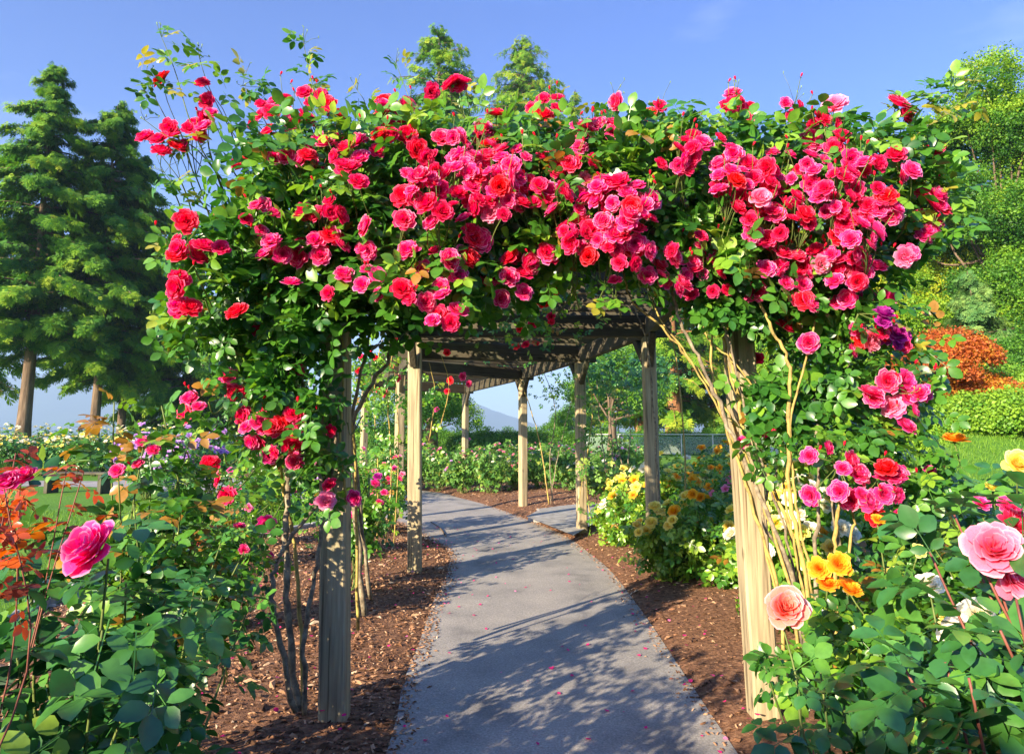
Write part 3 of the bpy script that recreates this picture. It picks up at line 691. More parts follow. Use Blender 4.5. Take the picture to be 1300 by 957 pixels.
rd, pk, mg_, vi = 'rose_red', 'rose_pink', 'rose_magenta', 'rose_violet'
left_cl = [(205, 100, 8, 1, rd, 3.0), (257, 105, 10, 1, rd, 3.0), (253, 134, 11, 2, rd, 3.0), (268, 143, 8, 1, rd, 3.0), (190, 171, 11, 2, rd, 3.0), (213, 166, 10, 2, rd, 3.0), (240, 166, 16, 4, rd, 3.0), (258, 160, 8, 1, pk, 3.0),
    (205, 182, 14, 2, rd, 3.0), (306, 207, 14, 1, rd, 3.05), (345, 140, 30, 12, rd), (392, 122, 16, 3, rd), (418, 138, 13, 3, rd), (390, 150, 8, 1, rd), (410, 187, 25, 9, pk), (432, 195, 12, 3, rd), (325, 272, 20, 5, pk), (415, 262, 16, 4, rd), (388, 192, 10, 2, pk),
    (342, 308, 15, 4, pk), (376, 313, 10, 2, pk), (411, 306, 17, 4, pk), (236, 280, 8, 1, rd), (225, 317, 18, 5, rd), (268, 316, 14, 2, rd), (222, 362, 11, 3, rd), (229, 383, 9, 3, rd), (370, 358, 8, 1, rd), (437, 348, 13, 1, pk), (473, 353, 17, 4, pk),
    (463, 287, 14, 1, pk), (513, 278, 14, 1, pk), (512, 373, 10, 2, rd), (562, 333, 26, 7, pk), (603, 325, 9, 2, rd), (558, 388, 21, 5, pk), (648, 352, 29, 9, pk), (495, 138, 24, 7, rd), (503, 165, 12, 2, rd), (548, 116, 7, 1, rd), (572, 106, 8, 1, rd), (586, 102, 9, 2, rd),
    (630, 144, 12, 1, rd), (570, 183, 22, 7, pk), (612, 165, 9, 2, pk), (585, 217, 32, 15, pk), (529, 230, 18, 6, pk), (552, 256, 22, 6, rd), (612, 253, 12, 3, rd), (640, 272, 11, 1, rd), (628, 232, 34, 13, pk), (625, 195, 22, 6, pk), (661, 255, 12, 3, rd), (680, 240, 22, 6, rd), (600, 200, 18, 6, pk),
    (470, 175, 14, 3, rd), (440, 205, 10, 2, rd), (455, 230, 10, 1, rd), (655, 205, 24, 7, pk), (537, 190, 9, 2, rd), (300, 395, 7, 1, rd),
    (318, 540, 22, 8, pk, 3.05), (345, 555, 22, 6, rd, 3.05), (366, 535, 13, 3, rd, 3.05), (240, 518, 13, 3, pk, 3.1), (420, 547, 11, 1, rd, 3.2), (375, 586, 13, 1, pk, 3.1), (414, 627, 13, 2, rd, 3.1), (273, 622, 11, 2, rd, 3.2), (268, 588, 8, 1, rd, 3.2), (288, 485, 8, 2, pk, 3.1), (300, 500, 7, 1, rd, 3.1),
    (330, 420, 6, 1, pk, 3.15), (338, 665, 7, 1, mg_, 3.2), (450, 632, 9, 1, mg_, 3.2), (376, 470, 6, 1, pk, 3.15)]
right_cl = [(682, 140, 10, 2, rd), (700, 130, 15, 4, rd), (735, 200, 23, 7, pk), (700, 200, 18, 5, rd), (745, 164, 16, 4, pk), (770, 160, 14, 4, pk), (783, 130, 14, 1, rd, 3.1), (838, 140, 13, 2, rd, 3.2), (720, 250, 20, 5, pk), (762, 238, 18, 5, pk), (790, 268, 38, 17, pk), (740, 300, 26, 8, rd), (800, 303, 30, 8, rd),
    (815, 245, 16, 4, pk), (868, 190, 24, 8, rd), (880, 170, 9, 1, rd), (933, 125, 13, 3, rd, 3.1), (950, 140, 12, 3, rd, 3.1), (922, 135, 9, 1, pk, 3.1), (915, 175, 9, 1, rd), (925, 192, 11, 2, pk), (1010, 133, 10, 3, rd, 3.2), (1060, 132, 16, 1, pk, 3.1), (1030, 178, 17, 1, pk, 3.0), (1055, 160, 20, 5, rd), (1072, 178, 16, 4, rd),
    (1000, 205, 24, 7, pk), (970, 220, 28, 9, rd), (935, 225, 20, 6, pk), (1040, 212, 26, 8, pk), (1068, 232, 22, 6, rd), (1140, 130, 16, 1, pk, 2.95), (1153, 148, 10, 2, rd, 2.95), (1130, 195, 18, 3, pk, 2.95), (1145, 203, 14, 2, rd), (1158, 216, 8, 1, mg_), (965, 252, 10, 1, rd), (975, 275, 22, 6, rd), (1000, 272, 20, 4, rd), (1035, 255, 22, 6, rd),
    (1080, 255, 22, 5, rd), (1110, 240, 18, 4, rd), (1135, 255, 16, 4, mg_), (1110, 205, 12, 3, rd), (1185, 258, 20, 5, rd, 2.9), (1200, 250, 10, 2, mg_, 2.9), (1177, 296, 14, 4, mg_, 2.9), (1100, 290, 24, 7, mg_), (1150, 320, 10, 2, mg_), (1195, 186, 10, 2, rd, 2.9), (1095, 205, 12, 3, pk),
    (895, 322, 22, 5, pk, 2.9), (905, 345, 28, 8, rd, 2.9), (875, 335, 12, 3, pk, 2.9), (830, 345, 17, 4, pk, 2.9), (862, 362, 11, 2, pk, 2.9), (780, 355, 11, 1, pk, 2.95), (990, 328, 16, 3, pk, 2.85), (1015, 338, 20, 6, pk, 2.85), (1055, 328, 16, 4, pk, 2.85), (1085, 325, 20, 4, pk, 2.85), (1075, 348, 26, 6, pk, 2.85), (1105, 335, 14, 3, pk, 2.85), (960, 370, 14, 1, pk, 3.0), (1062, 384, 11, 1, rd, 3.0),
    (1121, 375, 12, 2, mg_, 3.0), (1118, 402, 9, 2, vi), (1027, 435, 15, 1, pk, 2.95), (1098, 432, 16, 3, pk, 2.95), (1118, 425, 14, 3, rd, 2.95), (1142, 430, 13, 5, vi, 2.95), (1105, 497, 14, 1, pk, 2.85), (1110, 505, 13, 1, pk, 2.85), (1128, 484, 12, 1, pk, 2.85), (1145, 500, 16, 4, pk, 2.85), (1165, 492, 14, 3, mg_, 2.85), (1158, 528, 14, 3, mg_, 2.85),
    (975, 545, 11, 1, rd, 3.1), (944, 560, 7, 1, pk, 3.1), (960, 455, 9, 1, rd, 3.5), (1070, 607, 33, 9, pk, 2.7), (1125, 594, 10, 1, pk, 2.7), (1118, 620, 16, 3, mg_, 2.7), (1142, 615, 15, 4, pk, 2.7), (1130, 640, 18, 4, pk, 2.7), (1105, 636, 9, 1, mg_, 2.7), (998, 415, 7, 1, rd, 3.2)]

def climbing(label, loc, body, cols, clusters, canes, sprigs, seed, nbody, backbox):
    r = np.random.default_rng(seed); t = thing('climbing_rose', label, 'climbing rose', loc, group='climbing roses trained over the pergola')
    lg, sg = Geo(), Geo()
    # main mass over the beams
    CLEAR.clear(); inner_ = [(a + (650 - a) * .04, b + (250 - b) * .02) for a, b in body]
    clusters = list(clusters) + [(a, b, 7, int(r.integers(1, 3)), ['rose_red', 'rose_pink'][int(r.integers(0, 2))], canopy_depth(a, b) + .06) for a, b in polysample(inner_, 28, r)]
    for c in clusters:
        Yc = (c[5] if len(c) > 5 else canopy_depth(c[0], c[1])) ; b_ = P(c[0], c[1], Yc); CLEAR.append((b_[0], b_[1], b_[2], c[2] * Yc / F * .85 + .03))
    pts = clumped(body, 3.2, nbody, r, 260, .085, .62)
    topz = pts[:, 2]; front = 3.2 - .28 + .12 * np.sin(pts[:, 0] * 5.1) * np.cos(topz * 6.3) + .62 * sstep(2.7, 3.15, topz)
    thick = .75 * r.random(len(pts)) ** 1.5; pts[:, 1] = front + thick
    out = np.c_[r.normal(0, .25, len(pts)), -np.ones(len(pts)) * (1 - .5 * sstep(2.6, 3.1, topz)), .5 + .8 * sstep(2.5, 3.1, topz)]
    cl = .5 + .5 * np.sin(pts[:, 0] * 7.3 + 1) * np.sin(pts[:, 2] * 8.7 + pts[:, 0] * 3)
    tint = np.clip(r.normal(.42, .16, len(pts)) + .22 * cl * (r.random(len(pts)) < .5), 0, .93); tint[r.random(len(pts)) < .012] = 1
    scatter_leaves(lg, pts, out, .155, tint, r)
    # the part resting on the roof slats behind
    x0, x1, y0, y1, z0, z1 = backbox; n = int(nbody * .38); b = np.c_[r.uniform(x0, x1, n), r.uniform(y0, y1, n), z0 + (z1 - z0) * r.random(n) ** .8]
    b[:, 2] += .12 * np.sin(b[:, 0] * 5) * np.cos(b[:, 1] * 4)
    scatter_leaves(lg, b, np.tile([0, -.3, 1.], (n, 1)), .16, np.clip(r.normal(.4, .15, n), 0, 1), r)
    for poly, n, Yp, th, tm in cols:
        c = clumped(poly, Yp, n, r, max(20, n // 14), .06, .6); c[:, 1] += r.uniform(-th, th, len(c))
        tt = np.clip(r.normal(tm, .15, len(c)), 0, .95); tt[r.random(len(c)) < .015] = 1
        scatter_leaves(lg, c, np.c_[r.normal(0, .4, len(c)), -np.ones(len(c)), np.full(len(c), .35)], .13, tt, r)
    for pl, nl, rad in sprigs:
        W = np.array([P(a, b, d) for a, b, d in pl]); L = smooth_line(W, 8); tube(sg, L, np.linspace(rad, .0015, len(L)), 5)
        s = r.uniform(.25, 1, nl); base = np.stack([np.interp(s, np.linspace(0, 1, len(L)), L[:, k]) for k in range(3)], -1)
        base += r.normal(0, .022, base.shape)
        tn = np.clip(r.normal(.55, .15, nl), 0, .9); tn[r.random(nl) < .18] = .97
        scatter_leaves(lg, base, np.tile([0, -.6, .7], (nl, 1)), .125, tn, r)
        # bud stalks at the tip
        for k in range(4):
            e = L[-1] + np.array([r.normal() * .03, r.normal() * .02, abs(r.normal()) * .035]); tube(sg, [L[-2], (L[-1] + e) / 2, e], .0012, 4)
            lg.inst(BUD[:2] + (None, BUD[3] * 0), frames(unit(np.array([[r.normal() * .4, 0, 1.]])), r.normal(size=(1, 3))), e[None], [.018], [.85])
    CLEAR.clear(); add_clusters(t, clusters, r, canopy_depth, lg, sg)
    for pts_, rad, mat in canes: cane_obj(t, pts_, rad, mat)
    o = sg.obj('thin_stems', M['gstem'], t); o['kind'] = 'stuff'
    lg.obj('foliage', M['rose_leaf'], t)
    return t
C = lambda *a: [P(x, y, d) for x, y, d in a]
bodyL = [(248, 315), (275, 280), (312, 245), (330, 200), (355, 170), (395, 150), (430, 175), (480, 160), (530, 172), (600, 165), (650, 155), (715, 155), (715, 330), (690, 365), (640, 380), (575, 392), (520, 405), (470, 395), (400, 400), (330, 395), (255, 370), (262, 330)]
bodyR = [(700, 155), (745, 165), (800, 155), (860, 168), (910, 178), (960, 188), (1000, 172), (1050, 160), (1100, 178), (1150, 200), (1170, 230), (1180, 280), (1140, 310), (1125, 350), (1090, 390), (1010, 395), (950, 385), (880, 375), (835, 335), (760, 318), (700, 325)]
sprL = [([(300, 250, 3.3), (262, 200, 3.1), (240, 150, 3.0), (222, 90, 3.0), (203, 42, 3.0)], 20, .004), ([(290, 240, 3.3), (250, 190, 3.1), (215, 175, 3.0), (180, 150, 2.95)], 14, .004), ([(280, 240, 3.3), (230, 180, 3.1), (200, 130, 3.0), (186, 96, 2.95)], 13, .003),
    ([(330, 220, 3.3), (290, 160, 3.15), (265, 110, 3.05), (252, 70, 3.0)], 13, .003), ([(420, 200, 3.5), (402, 130, 3.4), (392, 90, 3.4), (385, 52, 3.4)], 18, .003), ([(400, 200, 3.5), (370, 150, 3.4), (330, 105, 3.3), (305, 110, 3.3)], 16, .003),
    ([(560, 220, 3.8), (530, 150, 3.7), (510, 100, 3.7), (502, 78, 3.7)], 10, .0025), ([(600, 220, 3.8), (590, 150, 3.7), (578, 98, 3.7)], 12, .0025), ([(460, 220, 3.5), (465, 140, 3.5), (452, 112, 3.5)], 12, .0025), ([(270, 270, 3.2), (235, 250, 3.1), (205, 215, 3.05)], 14, .003),
    ([(270, 330, 3.2), (235, 320, 3.1), (210, 312, 3.05)], 12, .003), ([(270, 360, 3.2), (240, 385, 3.1), (205, 400, 3.05)], 10, .003), ([(330, 420, 3.2), (270, 430, 3.1), (210, 440, 3.05)], 18, .003), ([(320, 380, 3.2), (280, 395, 3.1), (245, 400, 3.05)], 14, .003), ([(680, 200, 3.7), (690, 140, 3.6), (700, 112, 3.6)], 12, .0025)]
sprR = [([(1060, 220, 3.2), (1100, 165, 3.1), (1150, 125, 3.0), (1210, 115, 2.95), (1255, 90, 2.9)], 24, .004), ([(1090, 230, 3.2), (1150, 180, 3.05), (1195, 150, 2.95), (1230, 118, 2.9)], 22, .004), ([(1080, 250, 3.2), (1140, 230, 3.05), (1180, 215, 2.95), (1205, 180, 2.9)], 18, .003),
    ([(1000, 220, 3.4), (1000, 160, 3.3), (1010, 128, 3.2)], 10, .003), ([(930, 220, 3.4), (925, 165, 3.2), (935, 118, 3.1)], 10, .003), ([(790, 200, 3.4), (785, 150, 3.2), (780, 120, 3.1)], 8, .003), ([(850, 220, 3.4), (845, 165, 3.3), (838, 130, 3.2)], 12, .003),
    ([(900, 220, 3.4), (895, 170, 3.4), (870, 142, 3.4)], 12, .003), ([(740, 200, 3.5), (750, 160, 3.4), (765, 135, 3.4)], 10, .003), ([(1120, 320, 3.1), (1165, 300, 3.0), (1185, 290, 2.9)], 12, .003), ([(1080, 440, 3.1), (1140, 440, 3.0), (1155, 425, 2.95)], 16, .003), ([(1060, 460, 3.1), (1120, 495, 2.9), (1160, 500, 2.85)], 12, .003),
    ([(800, 330, 3.2), (785, 345, 3.1), (778, 365, 2.95), (780, 385, 2.95)], 9, .003), ([(830, 395, 3.1), (820, 360, 3.0), (830, 335, 2.9)], 12, .003), ([(1150, 240, 3.05), (1185, 235, 2.95), (1195, 245, 2.9)], 10, .003)]
canesL = [(C((378, 905, 3.25), (368, 800, 3.25), (362, 700, 3.25), (366, 600, 3.25), (352, 520, 3.25), (330, 430, 3.25), (340, 330, 3.25)), .017, 'cane'),
    (C((375, 905, 3.2), (350, 790, 3.15), (347, 730, 3.15), (362, 690, 3.2), (395, 650, 3.25), (418, 610, 3.25), (430, 500, 3.28)), .013, 'cane'),
    (C((388, 905, 3.25), (386, 820, 3.2), (398, 740, 3.2), (408, 650, 3.2), (400, 560, 3.2), (385, 480, 3.2), (395, 380, 3.25)), .012, 'cane'),
    (C((385, 900, 3.3), (378, 740, 3.3), (364, 640, 3.3), (345, 560, 3.3), (300, 470, 3.25), (270, 400, 3.2)), .010, 'ycane'),
    (C((455, 800, 3.9), (452, 640, 3.8), (447, 540, 3.7), (425, 480, 3.6), (405, 430, 3.5), (400, 370, 3.4)), .009, 'ycane'),
    (C((470, 760, 4.1), (455, 620, 3.9), (448, 530, 3.7), (468, 430, 3.6), (478, 370, 3.5)), .012, 'cane'),
    (C((462, 780, 4.0), (450, 600, 3.9), (452, 525, 3.8), (490, 460, 3.7), (505, 400, 3.6)), .016, 'cane'),
    (C((440, 640, 3.25), (432, 560, 3.25), (436, 470, 3.28), (428, 390, 3.28)), .007, 'ycane'), (C((300, 560, 3.2), (320, 450, 3.2), (300, 380, 3.2)), .006, 'ycane')]
bR = lambda px, py=850, d=3.05: (px, py, d)
canesR = [(C(bR(1020, 880), (1000, 740, 3.1), (962, 620, 3.15), (925, 525, 3.15), (885, 470, 3.15), (840, 415, 3.15), (805, 385, 3.15), (790, 345, 3.2)), .008, 'ycane'),
    (C(bR(1030, 880), (1010, 745, 3.05), (955, 610, 3.05), (915, 520, 3.05), (885, 450, 3.05), (862, 405, 3.05), (850, 350, 3.1)), .011, 'cane'),
    (C(bR(1040, 880), (1022, 730, 3.0), (1002, 620, 3.0), (1002, 500, 3.0), (1000, 455, 3.0), (975, 410, 3.0), (960, 370, 3.05)), .0105, 'ycane'),
    (C(bR(1048, 880), (1030, 740, 3.0), (1010, 640, 3.0), (1004, 540, 3.0), (1025, 450, 3.0), (1040, 380, 3.05)), .007, 'ycane'),
    (C(bR(1008, 870, 3.12), (980, 730, 3.12), (945, 600, 3.12), (912, 520, 3.12), (872, 450, 3.12), (835, 400, 3.15), (820, 350, 3.2)), .006, 'ycane'),
    (C(bR(1025, 870, 3.08), (1003, 700, 3.08), (975, 610, 3.08), (940, 500, 3.1), (925, 430, 3.12), (900, 380, 3.15)), .007, 'cane'),
    (C(bR(1015, 870, 3.1), (1012, 720, 3.1), (998, 640, 3.1), (985, 540, 3.12), (940, 470, 3.12), (900, 430, 3.15), (880, 380, 3.15)), .006, 'ycane'),
    (C(bR(1000, 860, 3.1), (985, 740, 3.1), (955, 640, 3.1), (925, 550, 3.12), (905, 480, 3.12), (905, 400, 3.15)), .009, 'ycane'),
    (C(bR(1035, 870, 3.15), (1000, 720, 3.15), (968, 660, 3.15), (985, 600, 3.15), (1000, 560, 3.2), (1020, 470, 3.2)), .009, 'cane'),
    (C(bR(1040, 870, 3.2), (1010, 700, 3.2), (960, 560, 3.25), (925, 470, 3.27), (915, 395, 3.25)), .010, 'ycane'),
    (C(bR(1062, 860, 2.9), (1060, 730, 2.9), (1062, 660, 2.85), (1066, 625, 2.8)), .011, 'ycane'),
    (C(bR(1072, 860, 2.9), (1078, 700, 2.9), (1085, 660, 2.9), (1072, 620, 2.8)), .007, 'ycane'),
    (C(bR(1035, 860, 3.0), (1036, 700, 3.0), (1040, 600, 3.0), (1035, 540, 3.0)), .010, 'cane'),
    (C((1090, 860, 3.2), (1060, 640, 3.2), (1070, 520, 3.2), (1085, 400, 3.2)), .012, 'cane'),
    (C((945, 560, 3.12), (932, 470, 3.15), (920, 400, 3.15)), .010, 'ycane')]
colL = [([(250, 370), (440, 370), (450, 430), (400, 450), (350, 470), (300, 490), (260, 450), (225, 430)], 420, 3.2, .25, .5),
        ([(350, 400), (412, 410), (405, 500), (428, 560), (436, 640), (405, 650), (385, 580), (330, 520), (300, 480), (330, 430)], 230, 3.15, .12, .42),
        ([(280, 500), (400, 520), (400, 600), (330, 610), (270, 560)], 110, 3.2, .2, .55),
        ([(455, 390), (520, 390), (515, 430), (470, 420)], 60, 3.4, .2, .2)]
colR = [([(970, 385), (1125, 350), (1150, 440), (1160, 520), (1130, 570), (1060, 570), (1010, 520), (1000, 450), (975, 430)], 560, 3.2, .28, .42),
        ([(945, 480), (1010, 480), (1000, 560), (950, 560)], 90, 3.1, .06, .42), ([(1020, 540), (1150, 540), (1190, 600), (1160, 650), (1060, 600)], 200, 3.05, .2, .5),
        ([(880, 370), (960, 370), (965, 400), (900, 400)], 90, 3.1, .12, .35), ([(945, 560), (975, 560), (975, 600), (945, 600)], 14, 3.05, .03, .45)]
climbing('climbing rose with crimson blooms rooted beside the front left post', (-1.05, 3.25, 0), bodyL, colL, left_cl, canesL, sprL, 21, 2900, (-1.35, .3, 3.5, 5.0, 2.64, 3.0))
climbing('climbing rose with pink and crimson blooms rooted beside the front right post', (1.3, 3.05, 0), bodyR, colR, right_cl, canesR, sprR, 22, 2800, (.3, 1.75, 3.5, 4.8, 2.64, 3.0))

# ------------------------------------------------------------------ generic rose bush
def bush(label, base, h, rad, nst, nleaf, lsize, flw, leaf='rose_leaf', stem='gstem', seed=0, tm=.45, ts=.17, group=None, tips=None, start=.3,
         tpls=LEAF5, red=.04, name='rose_bush', cat='rose bush', spread=.07, up=.5, nbud=0, kind='ros', srad=.006, cap=60):
    """flw: list of (world pos, dir, diam, mat, kind) or (n, mats, diam)"""
    r = np.random.default_rng(seed); t = thing(name, label, cat, base, group=group); base = np.asarray(base, float)
    sg, lg = Geo(), Geo(); ends = []; lines = []
    for k in range(nst):
        if tips is not None and k < len(tips): e = np.asarray(tips[k], float)
        else:
            a = r.random() * 6.283; rr = rad * math.sqrt(r.random()); e = base + np.array([rr * math.cos(a), rr * math.sin(a), h * (1 - .35 * (rr / rad) ** 2) * r.uniform(.72, 1.05)])
        d = e - base; m1 = base + d * .35 + np.array([r.normal() * .05, r.normal() * .05, .06 * h]); m2 = base + d * .7 + r.normal(0, .03, 3) + np.array([0, 0, .03 * h])
        L = smooth_line([base + np.array([r.normal() * .03, r.normal() * .03, -.02]), m1, m2, e], 5); lines.append(L); ends.append(e)
        tube(sg, L, np.linspace(srad, srad * .4, len(L)), 6)
    per = max(1, nleaf // nst); CLEAR.clear()
    for f in flw:
        if not isinstance(f[0], (int, np.integer)) and f[2] > .06: CLEAR.append((f[0][0], f[0][1], f[0][2], f[2] * .62 + lsize * .35))
    per_t = 2 if nst < 18 else 1
    for L in lines:
        p = L[-1] + r.normal(0, .012, (per_t, 3)); scatter_leaves(lg, p, np.tile([0, -.4, .9], (per_t, 1)), lsize * .8, np.clip(r.normal(tm + .15, ts, per_t), 0, .94), r, up, .6, tpls)
        s = start + (1 - start) * r.random(per) ** .8; p = np.stack([np.interp(s, np.linspace(0, 1, len(L)), L[:, k]) for k in range(3)], -1)
        off = r.normal(0, 1, p.shape); off = unit(off) * (r.random((per, 1)) * spread * 1.6); p = p + off
        out = unit(p - (base + np.array([0, 0, h * .45]))) + off * 4
        tt = np.clip(r.normal(tm, ts, per), 0, .94); tt[(r.random(per) < red) & (s > .7)] = 1
        scatter_leaves(lg, p, out, lsize, tt, r, up, .6, tpls)
    CLEAR.clear(); sg.obj('stem', M[stem], t); lg.obj('foliage', M[leaf], t)
    k = 0
    for f in flw:
        if isinstance(f[0], (int, np.integer)):
            for j in range(f[0]):
                e = ends[int(r.integers(0, len(ends)))] if j >= len(ends) else ends[-1 - j]
                p = e + np.array([r.normal() * .05, r.normal() * .05, abs(r.normal()) * .03]) * (1 if j >= len(ends) else .3) + (np.array([0, -.07, .04]) if kind == 'low' or h > .6 else 0); d = unit(np.array([p[0] - base[0] + r.normal() * .15, p[1] - base[1] - .25, .35 + r.random() * .3]))
                flower(t, p, d, f[2] * r.uniform(.75, 1.15), f[1][int(r.integers(0, len(f[1])))], kind, int(r.integers(0, 5)), r.random() * 6)
        else:
            p, d, dm, mat, kd = f; flower(t, p, unit(np.asarray(d, float)), dm, mat, kd, k, r.random() * 6)
        k += 1
    return t
PX = lambda a, b, Y: P(a, b, Y)
# foreground left, with the big bright pink bloom
bushes = []
hero = PX(113, 690, 1.5)
bush('dark leaved rose bush carrying one large bright pink bloom at the lower left', (-1.02, 1.72, 0), .85, .45, 17, 300, .155,
     [(hero + np.array([0, .03, -.02]), (-.35, -.75, .5), .108, 'rose_bright', 'cup'), (PX(20, 610, 1.7), (0, -.5, .8), .05, 'rose_magenta', 'cup')], 'dark_leaf', 'gstem', 31, .4, .2,
     tips=[hero - np.array([-.015, -.05, .04]), PX(20, 615, 1.7), PX(20, 820, 1.45), PX(80, 830, 1.5), PX(60, 720, 1.6), PX(160, 740, 1.7), PX(130, 800, 1.5), PX(200, 770, 1.7), PX(180, 850, 1.5), PX(20, 700, 1.6)], spread=.07, srad=.006)
bush('tall rose bush with small pink blooms in the bark bed left of the post', (-1.42, 2.75, 0), 1.15, .34, 22, 560, .135,
     [(PX(150, 598, 2.5), (0, -.8, .5), .055, 'rose_magenta', 'ros'), (PX(182, 562, 2.6), (0, -.6, .7), .05, 'rose_magenta', 'ros'), (PX(195, 572, 2.6), (.2, -.6, .7), .05, 'rose_pink', 'ros'), (PX(176, 590, 2.6), (-.2, -.6, .7), .045, 'rose_pink', 'ros'), (PX(165, 590, 2.6), (-.2, -.6, .7), .03, 'rose_red', 'bud')], 'rose_leaf', 'gstem', 32, .45, .18,
     tips=[PX(150, 602, 2.5), PX(182, 566, 2.6), PX(195, 576, 2.6), PX(145, 510, 2.6), PX(205, 515, 2.6), PX(240, 560, 2.7), PX(285, 610, 2.8), PX(170, 640, 2.4), PX(230, 640, 2.5), PX(260, 700, 2.6), PX(200, 700, 2.5)], spread=.09, red=.12)
bush('low rose bush with dark green leaves in front of the bark bed', (-1.2, 2.25, 0), .6, .3, 12, 240, .13, [], 'dark_leaf', 'gstem', 33, .42, .18, start=.25,
     tips=[PX(250, 730, 2.2), PX(280, 690, 2.5), PX(200, 760, 2.1), PX(310, 700, 2.6), PX(320, 760, 2.5)])
bush('rose bush with glowing orange red young leaves at the left edge', (-1.0, 1.3, 0), 1.2, .12, 8, 48, .07,
     [(PX(35, 605, 1.35), (0, -.7, .6), .035, 'rose_magenta', 'cup'), (PX(12, 615, 1.3), (0, -.7, .6), .04, 'rose_magenta', 'cup')], 'red_leaf', 'rstem', 34, .5, .22, start=.82,
     tips=[PX(5, 620, 1.25), PX(14, 645, 1.3), PX(-4, 590, 1.3), PX(24, 650, 1.35), PX(0, 675, 1.25), PX(86, 588, 1.6), PX(106, 600, 1.6), PX(20, 575, 1.35)], red=0, spread=.03, srad=.0028)
# foreground right
h2 = PX(1262, 700, 1.45)
bush('rose bush with large soft pink blooms on red stems at the right edge', (1.12, 1.35, 0), 1.0, .35, 14, 230, .165,
     [(h2, (-.35, -.8, .45), .100, 'rose_soft', 'cup'), (h2 + np.array([.06, .05, -.055]), (.1, -.8, .1), .09, 'rose_soft', 'cup'), (PX(1285, 668, 1.5), (.2, -.6, .6), .06, 'rose_pink', 'cup')], 'dark_leaf', 'rstem', 35, .4, .2, start=.45,
     tips=[h2 - np.array([.0, -.03, .05]), h2 + np.array([.05, .06, -.1]), PX(1285, 680, 1.5), PX(1200, 840, 1.4), PX(1150, 850, 1.4), PX(1270, 800, 1.35), PX(1230, 860, 1.3), PX(1290, 760, 1.4), PX(1180, 700, 1.6), PX(1210, 650, 1.7)])
h3 = PX(997, 774, 2.2)
bush('small rose bush with a single salmon pink bloom in front of the right post', (.92, 2.05, 0), .5, .16, 7, 34, .15, [(h3, (-.15, -.8, .5), .115, 'rose_salmon', 'cup')], 'dark_leaf', 'gstem', 36, .45, .15, start=.35,
     tips=[h3 - np.array([0, -.03, .05]), PX(970, 845, 2.0), PX(1010, 860, 2.0), PX(1040, 840, 2.1)])
bush('rose bush with golden orange blooms beside the right post', (1.32, 2.65, 0), .8, .4, 22, 520, .135,
     [(PX(1040, 722, 2.45), (-.3, -.8, .4), .075, 'rose_orange', 'ros'), (PX(1064, 716, 2.4), (0, -.9, .4), .078, 'rose_orange', 'ros'), (PX(1050, 742, 2.45), (0, -.5, .8), .07, 'rose_orange', 'ros'), (PX(1078, 748, 2.45), (.3, -.5, .8), .08, 'rose_orange', 'ros'), (PX(1114, 660, 2.7), (0, -.5, .8), .05, 'rose_orange', 'ros'), (PX(1165, 700, 2.5), (0, -.8, .5), .045, 'rose_yellow', 'cup')], 'rose_leaf', 'gstem', 37, .5, .17,
     tips=[PX(1052, 726, 2.5), PX(1078, 752, 2.5), PX(1165, 704, 2.5), PX(1114, 665, 2.7)])
bush('rose bush with cream white blooms among dark leaves at the lower right', (1.5, 2.15, 0), .72, .45, 24, 560, .15,
     [(PX(1243, 785, 1.9), (-.2, -.8, .5), .09, 'rose_white', 'cup'), (PX(1218, 812, 1.85), (-.2, -.6, .7), .09, 'rose_white', 'cup'), (PX(1180, 745, 2.2), (-.2, -.6, .7), .07, 'rose_white', 'cup')], 'dark_leaf', 'gstem', 38, .45, .18,
     tips=[PX(1245, 795, 1.95), PX(1218, 818, 1.9), PX(1180, 750, 2.2)])
bush('tall rose bush with flat orange bloom and pale yellow bloom at right edge', (2.3, 3.3, 0), 1.15, .55, 26, 620, .15,
     [(PX(1212, 560, 3.0), (0, -.25, 1), .10, 'rose_orange', 'ros'), (PX(1291, 590, 2.6), (-.2, -.8, .4), .09, 'rose_yellow', 'cup'), (PX(1258, 620, 2.8), (0, -.5, .8), .045, 'rose_yellow', 'cup'), (PX(1245, 640, 2.6), (0, -.6, .6), .06, 'rose_magenta', 'ros'), (PX(1180, 597, 3.0), (0, -.6, .6), .05, 'rose_magenta', 'ros'), (PX(1280, 645, 2.5), (0, -.6, .6), .08, 'rose_magenta', 'ros')], 'dark_leaf', 'gstem', 39, .5, .18,
     tips=[PX(1212, 564, 3.0), PX(1291, 598, 2.65), PX(1258, 625, 2.8), PX(1245, 645, 2.65), PX(1180, 600, 3.0), PX(1280, 650, 2.5)], spread=.09)
bush('leafy rose bush filling the gap behind the golden orange one', (1.9, 2.9, 0), .95, .5, 22, 600, .14, [(9, ['rose_pink', 'rose_white', 'rose_yellow'], .07)], 'rose_leaf', 'gstem', 40, .5, .17)

